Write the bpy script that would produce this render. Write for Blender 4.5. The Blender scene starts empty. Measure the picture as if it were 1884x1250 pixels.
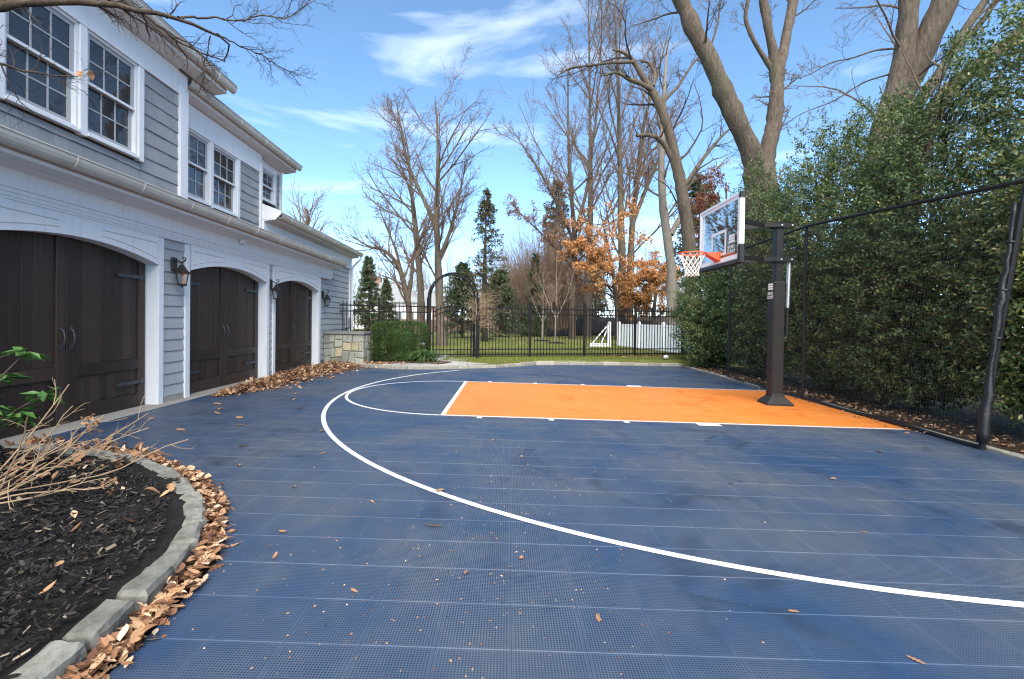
import bpy, bmesh, math, random
import numpy as np
from mathutils import Vector, Matrix

R_ = math.radians
scene = bpy.context.scene
col = scene.collection

# ------------------------------------------------------------------ camera
CAM_H = 1.3213
cam_d = bpy.data.cameras.new('camera')
cam = bpy.data.objects.new('camera', cam_d)
col.objects.link(cam)
cam_d.sensor_width = 36.0
cam_d.lens = 871.57 / 1884 * 36.0
cam_d.shift_x = (942 - 930.6) / 1884
cam_d.shift_y = -(625 - 601.3) / 1884
cam_d.clip_start = 0.05
cam_d.clip_end = 3000
_yaw, _pit, _roll = -0.0048, 0.0121, 0.0139
_fw = Vector((math.sin(_yaw) * math.cos(_pit), math.cos(_yaw) * math.cos(_pit), -math.sin(_pit)))
_rt = Vector((math.cos(_yaw), -math.sin(_yaw), 0))
_up = _rt.cross(_fw)
_rt2 = _rt * math.cos(_roll) + _up * math.sin(_roll)
_up2 = _up * math.cos(_roll) - _rt * math.sin(_roll)
_m = Matrix.Identity(4)
for _i in range(3):
    _m[_i][0], _m[_i][1], _m[_i][2] = _rt2[_i], _up2[_i], -_fw[_i]
_m[2][3] = CAM_H
cam.matrix_world = _m
scene.camera = cam

# ------------------------------------------------------------------ world, sun, exposure
SUN_EL, SUN_AZ = R_(45), R_(177)          # azimuth clockwise from +Y: behind the viewer
world = bpy.data.worlds.new('World')
scene.world = world
world.use_nodes = True
wn, wl = world.node_tree.nodes, world.node_tree.links
wn.clear()
w_out = wn.new('ShaderNodeOutputWorld')
w_bg = wn.new('ShaderNodeBackground')
w_sky = wn.new('ShaderNodeTexSky')
w_sky.sky_type = 'NISHITA'
w_sky.sun_disc = False
w_sky.sun_elevation = SUN_EL
w_sky.sun_rotation = SUN_AZ
w_sky.air_density = 0.5
w_sky.dust_density = 0.0
w_sky.ozone_density = 3.0
w_bg.inputs['Strength'].default_value = 0.088
w_tc = wn.new('ShaderNodeTexCoord')
w_map = wn.new('ShaderNodeMapping')
w_map.inputs['Rotation'].default_value = (0.0, R_(24), R_(8))
w_map.inputs['Scale'].default_value = (1.5, 2.4, 8.5)
w_map.inputs['Location'].default_value = (2.9, 1.3, 0.2)
w_no = wn.new('ShaderNodeTexNoise')
w_no.inputs['Scale'].default_value = 1.25
w_no.inputs['Detail'].default_value = 9
w_no.inputs['Roughness'].default_value = 0.52
w_no.inputs['Distortion'].default_value = 0.5
w_rmp = wn.new('ShaderNodeValToRGB')
w_rmp.color_ramp.elements[0].position = 0.565
w_rmp.color_ramp.elements[1].position = 0.80
w_rmp.color_ramp.elements[1].color = (0.6, 0.6, 0.6, 1)
w_mix = wn.new('ShaderNodeMix')
w_mix.data_type = 'RGBA'
w_mix.inputs['B'].default_value = (7.6, 8.1, 8.5, 1)
wl.new(w_tc.outputs['Generated'], w_map.inputs['Vector'])
wl.new(w_map.outputs['Vector'], w_no.inputs['Vector'])
wl.new(w_no.outputs['Fac'], w_rmp.inputs['Fac'])
wl.new(w_rmp.outputs['Color'], w_mix.inputs['Factor'])
w_hs = wn.new('ShaderNodeHueSaturation')
w_hs.inputs['Hue'].default_value = 0.488
w_hs.inputs['Saturation'].default_value = 1.0
w_hs.inputs['Value'].default_value = 1.75
wl.new(w_sky.outputs['Color'], w_hs.inputs['Color'])
wl.new(w_hs.outputs['Color'], w_mix.inputs['A'])
wl.new(w_mix.outputs['Result'], w_bg.inputs['Color'])
wl.new(w_bg.outputs['Background'], w_out.inputs['Surface'])

sun_d = bpy.data.lights.new('sun', 'SUN')
sun_d.energy = 3.3
sun_d.angle = R_(64)
sun_d.color = (1.0, 0.925, 0.82)
sun = bpy.data.objects.new('sun', sun_d)
col.objects.link(sun)
_sd = Vector((math.sin(SUN_AZ) * math.cos(SUN_EL), math.cos(SUN_AZ) * math.cos(SUN_EL), math.sin(SUN_EL)))
sun.rotation_euler = _sd.to_track_quat('Z', 'Y').to_euler()
sun.location = (3, -6, 20)

scene.view_settings.view_transform = 'Standard'
scene.view_settings.look = 'None'
scene.view_settings.gamma = 1.0
scene.view_settings.use_curve_mapping = False
scene.view_settings.exposure = 1.56
scene.render.engine = 'CYCLES'
scene.cycles.use_denoising = True
scene.cycles.max_bounces = 8
scene.cycles.transparent_max_bounces = 16
scene.cycles.sample_clamp_indirect = 6.0
scene.cycles.filter_width = 1.2

# ------------------------------------------------------------------ helpers: objects
def tag(o, label=None, cat=None, group=None, kind=None):
    if label: o['label'] = label
    if cat: o['category'] = cat
    if group: o['group'] = group
    if kind: o['kind'] = kind
    return o

def thing(name, label, cat, loc=(0, 0, 0), rotz=0.0, group=None):
    o = bpy.data.objects.new(name, None)
    o.empty_display_size = 0.1
    col.objects.link(o)
    o.location = loc
    o.rotation_euler = (0, 0, rotz)
    return tag(o, label, cat, group)

def link_mesh(name, me, mat=None, parent=None, loc=None, rot=None):
    o = bpy.data.objects.new(name, me)
    col.objects.link(o)
    if mat is not None and not me.materials:
        me.materials.append(mat)
    if parent is not None: o.parent = parent
    if loc is not None: o.location = loc
    if rot is not None: o.rotation_euler = rot
    return o

def np_mesh(name, V, F, smooth=False):
    """V (n,3) floats; F list of (m,k) int arrays (k = 3 or 4)"""
    me = bpy.data.meshes.new(name)
    V = np.ascontiguousarray(V, dtype=np.float32)
    Fs = [np.asarray(f, dtype=np.int32) for f in F if len(f)]
    me.vertices.add(len(V))
    me.vertices.foreach_set('co', V.ravel())
    loops = np.concatenate([f.ravel() for f in Fs])
    tot = np.concatenate([np.full(len(f), f.shape[1], np.int32) for f in Fs])
    start = np.concatenate([[0], np.cumsum(tot)[:-1]]).astype(np.int32)
    me.loops.add(len(loops))
    me.loops.foreach_set('vertex_index', loops)
    me.polygons.add(len(tot))
    me.polygons.foreach_set('loop_start', start)
    me.polygons.foreach_set('loop_total', tot)
    me.polygons.foreach_set('use_smooth', np.full(len(tot), smooth, dtype=bool))
    me.update(calc_edges=True)
    return me

class MB:
    """collects simple solids into one mesh"""
    def __init__(self):
        self.v, self.f, self.n = [], [], 0
    def add(self, verts, faces):
        verts = [tuple(map(float, p)) for p in verts]
        self.v += verts
        self.f += [tuple(i + self.n for i in f) for f in faces]
        self.n += len(verts)
        return self
    def box(self, a, b):
        x0, y0, z0 = a; x1, y1, z1 = b
        x0, x1 = min(x0, x1), max(x0, x1); y0, y1 = min(y0, y1), max(y0, y1); z0, z1 = min(z0, z1), max(z0, z1)
        return self.add([(x0, y0, z0), (x1, y0, z0), (x1, y1, z0), (x0, y1, z0), (x0, y0, z1), (x1, y0, z1), (x1, y1, z1), (x0, y1, z1)],
                        [(0, 3, 2, 1), (4, 5, 6, 7), (0, 1, 5, 4), (1, 2, 6, 5), (2, 3, 7, 6), (3, 0, 4, 7)])
    def cbox(self, a, b, c=0.006):
        """box with chamfered edges"""
        lo = np.minimum(a, b); hi = np.maximum(a, b)
        c = min(c, *(0.45 * (hi - lo)))
        pts = []; idx = {}
        for sx in (0, 1):
            for sy in (0, 1):
                for sz in (0, 1):
                    s = (sx, sy, sz)
                    for ax in range(3):
                        p = []
                        for k in range(3):
                            e = hi[k] if s[k] else lo[k]
                            if k != ax: e += -c if s[k] else c
                            p.append(e)
                        idx[(s, ax)] = len(pts); pts.append(p)
        F = []
        ctr = (lo + hi) / 2
        def addf(q):
            P = np.array([pts[i] for i in q]); nrm = np.cross(P[1] - P[0], P[2] - P[0])
            if np.dot(nrm, P.mean(0) - ctr) < 0: q = q[::-1]
            F.append(tuple(q))
        for ax in range(3):
            o = [k for k in range(3) if k != ax]
            for s in (0, 1):
                q = []
                for (u, w) in ((0, 0), (1, 0), (1, 1), (0, 1)):
                    t = [0, 0, 0]; t[ax] = s; t[o[0]] = u; t[o[1]] = w
                    q.append(idx[(tuple(t), ax)])
                addf(q)
            for u in (0, 1):
                for w in (0, 1):
                    t0 = [0, 0, 0]; t0[o[0]] = u; t0[o[1]] = w
                    t1 = list(t0); t1[ax] = 1
                    addf([idx[(tuple(t0), o[0])], idx[(tuple(t0), o[1])], idx[(tuple(t1), o[1])], idx[(tuple(t1), o[0])]])
        for s in [(a_, b_, c_) for a_ in (0, 1) for b_ in (0, 1) for c_ in (0, 1)]:
            addf([idx[(s, 0)], idx[(s, 1)], idx[(s, 2)]])
        return self.add(pts, F)
    def tube(self, pts, r, k=8, caps=True):
        V, F = tube_np(np.array([pts], float), np.array([r if hasattr(r, '__len__') else [r] * len(pts)], float), k)
        n = len(V)
        fs = [tuple(q) for q in F]
        if caps:
            fs.append(tuple(range(k))[::-1]); fs.append(tuple(range(n - k, n)))
        return self.add(V.tolist(), fs)
    def lathe(self, prof, k=16, c=(0, 0, 0), caps=True):
        V = []
        for r, z in prof:
            for i in range(k):
                a = 2 * math.pi * i / k
                V.append((c[0] + r * math.cos(a), c[1] + r * math.sin(a), c[2] + z))
        F = []
        for j in range(len(prof) - 1):
            for i in range(k):
                i2 = (i + 1) % k
                F.append((j * k + i, j * k + i2, (j + 1) * k + i2, (j + 1) * k + i))
        if caps:
            F.append(tuple(range(k))[::-1]); F.append(tuple(range((len(prof) - 1) * k, len(prof) * k)))
        return self.add(V, F)
    def prism(self, poly, z0, z1):
        """vertical prism over a CCW polygon"""
        n = len(poly)
        V = [(p[0], p[1], z0) for p in poly] + [(p[0], p[1], z1) for p in poly]
        F = [tuple(range(n))[::-1], tuple(range(n, 2 * n))] + [(i, (i + 1) % n, n + (i + 1) % n, n + i) for i in range(n)]
        return self.add(V, F)
    def extrude(self, prof, axis_pts):
        """profile [(x,z)] swept straight along y from y0 to y1"""
        y0, y1 = axis_pts
        n = len(prof)
        V = [(p[0], y0, p[1]) for p in prof] + [(p[0], y1, p[1]) for p in prof]
        F = [tuple(range(n)), tuple(range(n, 2 * n))[::-1]] + [(i, n + i, n + (i + 1) % n, (i + 1) % n) for i in range(n)]
        return self.add(V, F)
    def mesh(self, name, smooth=False, fix=True):
        me = bpy.data.meshes.new(name)
        me.from_pydata(self.v, [], self.f)
        if fix:
            bm = bmesh.new(); bm.from_mesh(me)
            bmesh.ops.recalc_face_normals(bm, faces=bm.faces)
            bm.to_mesh(me); bm.free()
        if smooth:
            me.polygons.foreach_set('use_smooth', np.ones(len(me.polygons), dtype=bool))
        me.update()
        return me
    def build(self, name, mat, parent=None, smooth=False, loc=None, rot=None):
        return link_mesh(name, self.mesh(name, smooth), mat, parent, loc, rot)

def tube_np(P, Rr, k):
    """P (B,N,3), Rr (B,N) -> vertices, quads of B open tubes"""
    B, N, _ = P.shape
    T = np.empty_like(P)
    T[:, 1:-1] = P[:, 2:] - P[:, :-2]
    T[:, 0] = P[:, 1] - P[:, 0]; T[:, -1] = P[:, -1] - P[:, -2]
    T /= np.linalg.norm(T, axis=2, keepdims=True) + 1e-9
    mean = P[:, -1] - P[:, 0]
    mean /= np.linalg.norm(mean, axis=1, keepdims=True) + 1e-9
    ref = np.where(np.abs(mean[:, 2:3]) < 0.8, np.array([[0, 0, 1.0]]), np.array([[1.0, 0.13, 0]]))
    ref = np.repeat(ref[:, None, :], N, 1)
    A = np.cross(T, ref); A /= np.linalg.norm(A, axis=2, keepdims=True) + 1e-9
    Bv = np.cross(T, A)
    ang = np.arange(k) * 2 * math.pi / k
    ring = A[:, :, None, :] * np.cos(ang)[None, None, :, None] + Bv[:, :, None, :] * np.sin(ang)[None, None, :, None]
    V = P[:, :, None, :] + ring * Rr[:, :, None, None]
    V = V.reshape(-1, 3)
    b = np.arange(B)[:, None, None] * N * k
    j = np.arange(N - 1)[None, :, None] * k
    i = np.arange(k)[None, None, :]; i2 = (i + 1) % k
    q = np.stack([b + j + i, b + j + k + i, b + j + k + i2, b + j + i2], -1).reshape(-1, 4)
    return V, q

def join_np(parts):
    Vs, Fs, n = [], [], 0
    for V, F in parts:
        Vs.append(V); Fs.append(F + n); n += len(V)
    return np.concatenate(Vs), np.concatenate(Fs)

def gz(x):                      # the paved yard drains from the house to the hedge
    return -0.016 * max(-7.0, min(7.0, x))

# ------------------------------------------------------------------ helpers: materials
class NT:
    def __init__(self, name):
        self.m = bpy.data.materials.new(name)
        self.m.use_nodes = True
        self.t = self.m.node_tree
        self.t.nodes.clear()
        self.out = self.t.nodes.new('ShaderNodeOutputMaterial')
    def n(self, typ, **kw):
        nd = self.t.nodes.new('ShaderNode' + typ)
        for k_, v in kw.items(): setattr(nd, k_, v)
        return nd
    def l(self, a, b): self.t.links.new(a, b)
    def inp(self, nd, key, v):
        if hasattr(v, 'links') or isinstance(v, bpy.types.NodeSocket): self.l(v, nd.inputs[key])
        else:
            if isinstance(v, (tuple, list)) and len(v) == 3 and nd.inputs[key].type == 'RGBA': v = (*v, 1)
            nd.inputs[key].default_value = v
    def math(self, op, a, b=None, c=None, clamp=False):
        nd = self.n('Math', operation=op, use_clamp=clamp)
        self.inp(nd, 0, a)
        if b is not None: self.inp(nd, 1, b)
        if c is not None: self.inp(nd, 2, c)
        return nd.outputs[0]
    def mix(self, f, a, b, blend='MIX'):
        nd = self.n('Mix', data_type='RGBA', blend_type=blend)
        self.inp(nd, 'Factor', f); self.inp(nd, 'A', a); self.inp(nd, 'B', b)
        return nd.outputs['Result']
    def noise(self, scale, detail=4, rough=0.55, vec=None, dist=0.0):
        nd = self.n('TexNoise')
        nd.inputs['Scale'].default_value = scale; nd.inputs['Detail'].default_value = detail
        nd.inputs['Roughness'].default_value = rough; nd.inputs['Distortion'].default_value = dist
        if vec is not None: self.l(vec, nd.inputs['Vector'])
        return nd
    def ramp(self, f, stops):
        nd = self.n('ValToRGB')
        el = nd.color_ramp.elements
        while len(el) < len(stops): el.new(0.5)
        for e, (p, c) in zip(el, stops):
            e.position = p
            e.color = (*c, 1) if isinstance(c, (tuple, list)) else (c, c, c, 1)
        self.l(f, nd.inputs['Fac'])
        return nd.outputs['Color']
    def coord(self, which='Object'): return self.n('TexCoord').outputs[which]
    def pos(self): return self.n('NewGeometry').outputs['Position']
    def island(self): return self.n('NewGeometry').outputs['Random Per Island']
    def objrand(self): return self.n('ObjectInfo').outputs['Random']
    def mapping(self, vec, scale=(1, 1, 1), rot=(0, 0, 0), loc=(0, 0, 0)):
        nd = self.n('Mapping')
        nd.inputs['Scale'].default_value = scale; nd.inputs['Rotation'].default_value = rot; nd.inputs['Location'].default_value = loc
        self.l(vec, nd.inputs['Vector'])
        return nd.outputs['Vector']
    def bump(self, h, strength=0.3, dist=0.01):
        nd = self.n('Bump')
        nd.inputs['Strength'].default_value = strength; nd.inputs['Distance'].default_value = dist
        self.l(h, nd.inputs['Height'])
        return nd.outputs['Normal']
    def bsdf(self, color, rough=0.6, spec=0.5, metal=0.0, normal=None, **kw):
        b = self.n('BsdfPrincipled')
        self.inp(b, 'Base Color', color); self.inp(b, 'Roughness', rough)
        self.inp(b, 'Specular IOR Level', spec); self.inp(b, 'Metallic', metal)
        for k_, v in kw.items(): self.inp(b, k_.replace('_', ' '), v)
        if normal is not None: self.l(normal, b.inputs['Normal'])
        self.l(b.outputs[0], self.out.inputs['Surface'])
        return self.m

def mat_simple(name, c, rough=0.6, var=0.12, scale=6.0, spec=0.4, metal=0.0, bump=0.0, bscale=60, orand=0.0):
    t = NT(name)
    nz = t.noise(scale, 5, 0.6, t.coord())
    a = tuple(x * (1 - var) for x in c); b = tuple(min(1, x * (1 + var)) for x in c)
    cc = t.mix(nz.outputs['Fac'], a, b)
    if orand:
        f = t.math('MULTIPLY_ADD', t.objrand(), orand * 2, 1 - orand)
        v = t.n('CombineColor'); t.l(f, v.inputs[0]); t.l(f, v.inputs[1]); t.l(f, v.inputs[2])
        cc = t.mix(1.0, cc, v.outputs[0], 'MULTIPLY')
    nrm = None
    if bump:
        nrm = t.bump(t.noise(bscale, 4, 0.6, t.coord()).outputs['Fac'], bump, 0.01)
    return t.bsdf(cc, rough, spec, metal, nrm)

def mat_leafy(name, stops, rough=0.5, spec=0.4, sub=0.0, patch=0.0, pscale=1.6):
    t = NT(name)
    f = t.island()
    if patch:
        nz = t.noise(pscale, 4, 0.6, t.pos())
        f = t.math('ADD', f, t.math('MULTIPLY', t.math('SUBTRACT', nz.outputs['Fac'], 0.5), patch * 2.2))
        f = t.math('ADD', f, t.math('MULTIPLY', t.math('SUBTRACT', t.objrand(), 0.5), patch * 0.5), clamp=True)
    cc = t.ramp(f, stops)
    b = t.n('BsdfPrincipled')
    t.l(cc, b.inputs['Base Color'])
    b.inputs['Roughness'].default_value = rough
    b.inputs['Specular IOR Level'].default_value = spec
    if sub:
        tr = t.n('BsdfTranslucent'); t.l(cc, tr.inputs['Color'])
        mx = t.n('MixShader'); mx.inputs[0].default_value = sub
        t.l(b.outputs[0], mx.inputs[1]); t.l(tr.outputs[0], mx.inputs[2]); t.l(mx.outputs[0], t.out.inputs['Surface'])
    else:
        t.l(b.outputs[0], t.out.inputs['Surface'])
    return t.m

TILE = 0.3048
def mat_tile(name, base, dark, dust, dust_amt):
    t = NT(name)
    oc = t.coord('Object')
    sep = t.n('SeparateXYZ'); t.l(oc, sep.inputs[0])
    u = t.math('FRACT', t.math('DIVIDE', t.math('ADD', sep.outputs[0], 30 * TILE), TILE))
    v = t.math('FRACT', t.math('DIVIDE', t.math('ADD', sep.outputs[1], 30 * TILE), TILE))
    K = 25.0
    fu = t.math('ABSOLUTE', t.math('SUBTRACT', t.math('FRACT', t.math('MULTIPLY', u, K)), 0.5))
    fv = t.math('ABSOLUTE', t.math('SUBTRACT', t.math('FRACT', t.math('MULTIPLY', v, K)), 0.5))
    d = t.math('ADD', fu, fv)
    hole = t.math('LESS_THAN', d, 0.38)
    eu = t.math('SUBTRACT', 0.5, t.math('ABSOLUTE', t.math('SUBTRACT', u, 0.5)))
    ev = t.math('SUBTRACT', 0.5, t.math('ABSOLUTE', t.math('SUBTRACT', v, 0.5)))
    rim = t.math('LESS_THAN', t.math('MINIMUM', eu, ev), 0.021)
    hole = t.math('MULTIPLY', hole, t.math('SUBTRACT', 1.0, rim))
    p = t.pos()
    n1 = t.noise(0.75, 6, 0.62, p, 0.4)
    n2 = t.noise(7.0, 5, 0.65, p)
    df = t.math('MULTIPLY', t.ramp(n1.outputs['Fac'], [(0.32, 0.0), (0.66, 1.0)]), dust_amt)
    df = t.math('MULTIPLY', df, t.math('MULTIPLY_ADD', n2.outputs['Fac'], 0.9, 0.5), clamp=True)
    c = t.mix(df, base, dust)
    rnd = t.math('MULTIPLY_ADD', n2.outputs['Fac'], 0.3, 0.85)
    cv = t.n('CombineColor'); [t.l(rnd, cv.inputs[i]) for i in range(3)]
    c = t.mix(1.0, c, cv.outputs[0], 'MULTIPLY')
    n3 = t.noise(1.15, 7, 0.6, t.mapping(p, (1, 1, 1), (0, 0, 0.6), (7.3, 2.1, 0)), 1.4)
    damp = t.ramp(n3.outputs['Fac'], [(0.555, 0.0), (0.66, 1.0)])
    n4 = t.noise(95.0, 3, 0.7, p)
    grit = t.math('MULTIPLY', t.ramp(n4.outputs['Fac'], [(0.66, 0.0), (0.74, 1.0)]), t.ramp(n1.outputs['Fac'], [(0.40, 0.1), (0.65, 0.55)]))
    c = t.mix(t.math('MULTIPLY', damp, 0.36), c, dark)
    c = t.mix(grit, c, (0.16, 0.155, 0.14))
    c = t.mix(hole, c, dark)  # no real openings: shade over the dark sub-base painted as dark diamonds
    rr = t.math('SUBTRACT', t.math('MULTIPLY_ADD', n1.outputs['Fac'], 0.3, 0.36), t.math('MULTIPLY', damp, 0.16))
    nrm = t.bump(t.math('SUBTRACT', 1.0, hole), 0.5, 0.004)
    return t.bsdf(c, rr, 0.4, 0.0, nrm)

def mat_bark(name, c, c2, scale=5.0):
    t = NT(name)
    vec = t.mapping(t.coord(), (scale, scale, scale * 0.22))
    nz = t.noise(2.2, 8, 0.7, vec, 0.4)
    n2 = t.noise(0.35, 3, 0.5, t.coord())
    cc = t.mix(t.ramp(nz.outputs['Fac'], [(0.3, 0.0), (0.7, 1.0)]), c, c2)
    cc = t.mix(t.ramp(n2.outputs['Fac'], [(0.55, 0.0), (0.8, 0.6)]), cc, (0.10, 0.11, 0.06))
    return t.bsdf(cc, 0.9, 0.15, 0.0, t.bump(nz.outputs['Fac'], 0.9, 0.05))

M = {}
def mat_white():
    t = NT('white_paint')
    n1 = t.noise(2.0, 6, 0.65, t.mapping(t.coord(), (7, 7, 0.6)))
    n2 = t.noise(1.1, 5, 0.6, t.coord())
    cc = t.mix(n2.outputs['Fac'], (0.66, 0.665, 0.675), (0.755, 0.76, 0.765))
    cc = t.mix(t.ramp(n1.outputs['Fac'], [(0.52, 0.0), (0.78, 0.55)]), cc, (0.52, 0.505, 0.47))
    return t.bsdf(cc, 0.5, 0.35, 0.0, t.bump(t.noise(40, 4, 0.6, t.coord()).outputs['Fac'], 0.06, 0.004))
M['white'] = mat_white()
M['white_dirty'] = mat_simple('weathered_white_paint', (0.60, 0.58, 0.53), 0.5, 0.12, 2.5, 0.35)
M['soffit'] = mat_simple('soffit_paint', (0.66, 0.65, 0.63), 0.6, 0.05, 3.0, 0.3)
def mat_shingle():
    t = NT('grey_shingle')
    vec = t.mapping(t.coord(), (26, 26, 2.2))
    nz = t.noise(3.0, 6, 0.65, vec)
    f = t.math('MULTIPLY_ADD', t.objrand(), 0.16, 0.92)
    cc = t.mix(nz.outputs['Fac'], (0.235, 0.243, 0.250), (0.325, 0.332, 0.342))
    v = t.n('CombineColor'); [t.l(f, v.inputs[i]) for i in range(3)]
    cc = t.mix(1.0, cc, v.outputs[0], 'MULTIPLY')
    return t.bsdf(cc, 0.75, 0.25, 0.0, t.bump(nz.outputs['Fac'], 0.25, 0.005))
M['shingle'] = mat_shingle()
M['siding'] = mat_simple('grey_siding_paint', (0.365, 0.372, 0.378), 0.6, 0.06, 4.0, 0.3, orand=0.04)
def mat_door():
    t = NT('dark_stained_wood')
    vec = t.mapping(t.coord(), (14, 14, 0.9))
    nz = t.noise(3.0, 7, 0.68, vec, 0.3)
    f = t.math('MULTIPLY_ADD', t.objrand(), 0.7, 0.65)
    cc = t.mix(nz.outputs['Fac'], (0.017, 0.011, 0.0082), (0.052, 0.032, 0.023))
    v = t.n('CombineColor'); [t.l(f, v.inputs[i]) for i in range(3)]
    cc = t.mix(1.0, cc, v.outputs[0], 'MULTIPLY')
    return t.bsdf(cc, 0.5, 0.35, 0.0, t.bump(nz.outputs['Fac'], 0.3, 0.003))
M['door'] = mat_door()
M['iron'] = mat_simple('black_iron', (0.006, 0.006, 0.007), 0.6, 0.2, 20, 0.2)
M['hinge'] = mat_simple('worn_iron', (0.06, 0.062, 0.066), 0.45, 0.25, 18, 0.5, metal=0.4)
M['bronze'] = mat_simple('aged_bronze', (0.035, 0.03, 0.026), 0.45, 0.3, 20, 0.5, metal=0.5)
def mat_glass_dark():
    t = NT('window_glass')
    nz = t.noise(1.2, 3, 0.5, t.coord())
    cc = t.mix(nz.outputs['Fac'], (0.012, 0.0125, 0.013), (0.050, 0.051, 0.053))
    return t.bsdf(cc, 0.03, 0.6, 0.0, t.bump(t.noise(2.5, 2, 0.5, t.coord()).outputs['Fac'], 0.08, 0.02), IOR=1.5)
M['window_glass'] = mat_glass_dark()
def mat_clear(name, tint, k):
    t = NT(name)
    tr = t.n('BsdfTransparent'); tr.inputs['Color'].default_value = (*tint, 1)
    gl = t.n('BsdfGlossy'); gl.inputs['Roughness'].default_value = 0.0; gl.inputs['Color'].default_value = (0.9, 0.92, 0.95, 1)
    fr = t.n('Fresnel'); fr.inputs['IOR'].default_value = 1.5
    f = t.math('MULTIPLY_ADD', fr.outputs[0], 0.55, k, clamp=True)
    mx = t.n('MixShader'); t.l(f, mx.inputs[0]); t.l(tr.outputs[0], mx.inputs[1]); t.l(gl.outputs[0], mx.inputs[2])
    t.l(mx.outputs[0], t.out.inputs['Surface'])
    return t.m
M['clear'] = mat_clear('backboard_glass', (0.88, 0.90, 0.90), 0.03)
M['lamp_glass'] = mat_clear('lantern_glass', (0.90, 0.90, 0.86), 0.10)
M['sash'] = mat_simple('grey_sash_paint', (0.36, 0.37, 0.385), 0.5, 0.05, 5, 0.35)
M['roof'] = mat_simple('roof_shingle', (0.09, 0.085, 0.08), 0.9, 0.3, 20, 0.2, bump=0.4, bscale=40)
M['gutter'] = mat_simple('gutter_metal', (0.52, 0.485, 0.42), 0.4, 0.28, 2.6, 0.5)
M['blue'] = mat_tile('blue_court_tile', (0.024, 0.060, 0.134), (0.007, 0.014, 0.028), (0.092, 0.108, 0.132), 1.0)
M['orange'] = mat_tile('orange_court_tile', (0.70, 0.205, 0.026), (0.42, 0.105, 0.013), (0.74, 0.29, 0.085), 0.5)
def mat_line():
    t = NT('white_court_paint')
    nz = t.noise(30, 5, 0.7, t.coord())
    cc = t.mix(t.ramp(nz.outputs['Fac'], [(0.36, 0.0), (0.60, 1.0)]), (0.46, 0.48, 0.52), (0.76, 0.77, 0.77))
    return t.bsdf(cc, 0.5, 0.35)
M['line'] = mat_line()
M['base'] = mat_simple('court_subbase', (0.035, 0.037, 0.042), 0.9, 0.3, 12, 0.2)
M['concrete'] = mat_simple('concrete', (0.30, 0.28, 0.245), 0.85, 0.22, 5, 0.2, bump=0.25)
def mat_stone(name, c, c2, orand=0.2, sc=9):
    t = NT(name)
    nz = t.noise(sc, 8, 0.68, t.coord())
    n2 = t.noise(sc * 6, 4, 0.6, t.coord())
    cc = t.mix(t.ramp(nz.outputs['Fac'], [(0.3, 0.0), (0.7, 1.0)]), c, c2)
    f = t.math('MULTIPLY_ADD', t.objrand(), orand * 2, 1 - orand)
    v = t.n('CombineColor'); [t.l(f, v.inputs[i]) for i in range(3)]
    cc = t.mix(1.0, cc, v.outputs[0], 'MULTIPLY')
    h = t.math('ADD', nz.outputs['Fac'], t.math('MULTIPLY', n2.outputs['Fac'], 0.4))
    return t.bsdf(cc, 0.85, 0.25, 0.0, t.bump(h, 0.55, 0.012))
M['kerb'] = mat_stone('kerb_granite', (0.105, 0.104, 0.088), (0.245, 0.24, 0.212), 0.2, 12)
M['kerb_thin'] = mat_stone('edging_stone', (0.20, 0.19, 0.16), (0.34, 0.32, 0.27), 0.2)
M['fieldstone'] = mat_stone('fieldstone', (0.20, 0.205, 0.17), (0.36, 0.35, 0.28), 0.25, 6)
M['fieldstone2'] = mat_stone('ochre_fieldstone', (0.30, 0.26, 0.16), (0.42, 0.36, 0.23), 0.2, 6)
M['mortar'] = mat_simple('mortar', (0.16, 0.145, 0.115), 0.95, 0.2, 20, 0.2, bump=0.4)
M['flag'] = mat_stone('flagstone', (0.26, 0.26, 0.25), (0.40, 0.39, 0.37), 0.12, 5)
M['cap'] = mat_stone('bluestone_cap', (0.15, 0.15, 0.145), (0.24, 0.24, 0.23), 0.1, 5)
def mat_ground(name, a, b, c, sc, bump=0.8):
    t = NT(name)
    p = t.pos()
    n1 = t.noise(sc, 8, 0.7, p); n2 = t.noise(sc * 9, 6, 0.7, p); n3 = t.noise(sc * 0.15, 3, 0.5, p)
    cc = t.mix(t.ramp(n1.outputs['Fac'], [(0.35, 0.0), (0.65, 1.0)]), a, b)
    cc = t.mix(t.ramp(n2.outputs['Fac'], [(0.58, 0.0), (0.75, 1.0)]), cc, c)
    cc = t.mix(t.ramp(n3.outputs['Fac'], [(0.4, 0.0), (0.7, 0.35)]), cc, c)
    return t.bsdf(cc, 0.95, 0.15, 0.0, t.bump(n2.outputs['Fac'], bump, 0.03))
M['mulch'] = mat_ground('black_mulch', (0.008, 0.008, 0.008), (0.022, 0.021, 0.020), (0.05, 0.046, 0.042), 9)
M['soil'] = mat_ground('leafy_soil', (0.022, 0.018, 0.013), (0.05, 0.038, 0.026), (0.10, 0.065, 0.035), 5)
M['earth'] = mat_ground('earth', (0.06, 0.055, 0.035), (0.09, 0.075, 0.045), (0.13, 0.095, 0.055), 0.8)
M['lawn'] = mat_ground('lawn_turf', (0.085, 0.115, 0.022), (0.155, 0.165, 0.040), (0.24, 0.20, 0.075), 1.3)
M['grass'] = mat_leafy('grass_blade', [(0.0, (0.07, 0.115, 0.018)), (0.5, (0.135, 0.165, 0.032)), (0.85, (0.20, 0.195, 0.055)), (1.0, (0.32, 0.25, 0.11))], 0.6, 0.2, 0.25)
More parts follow.
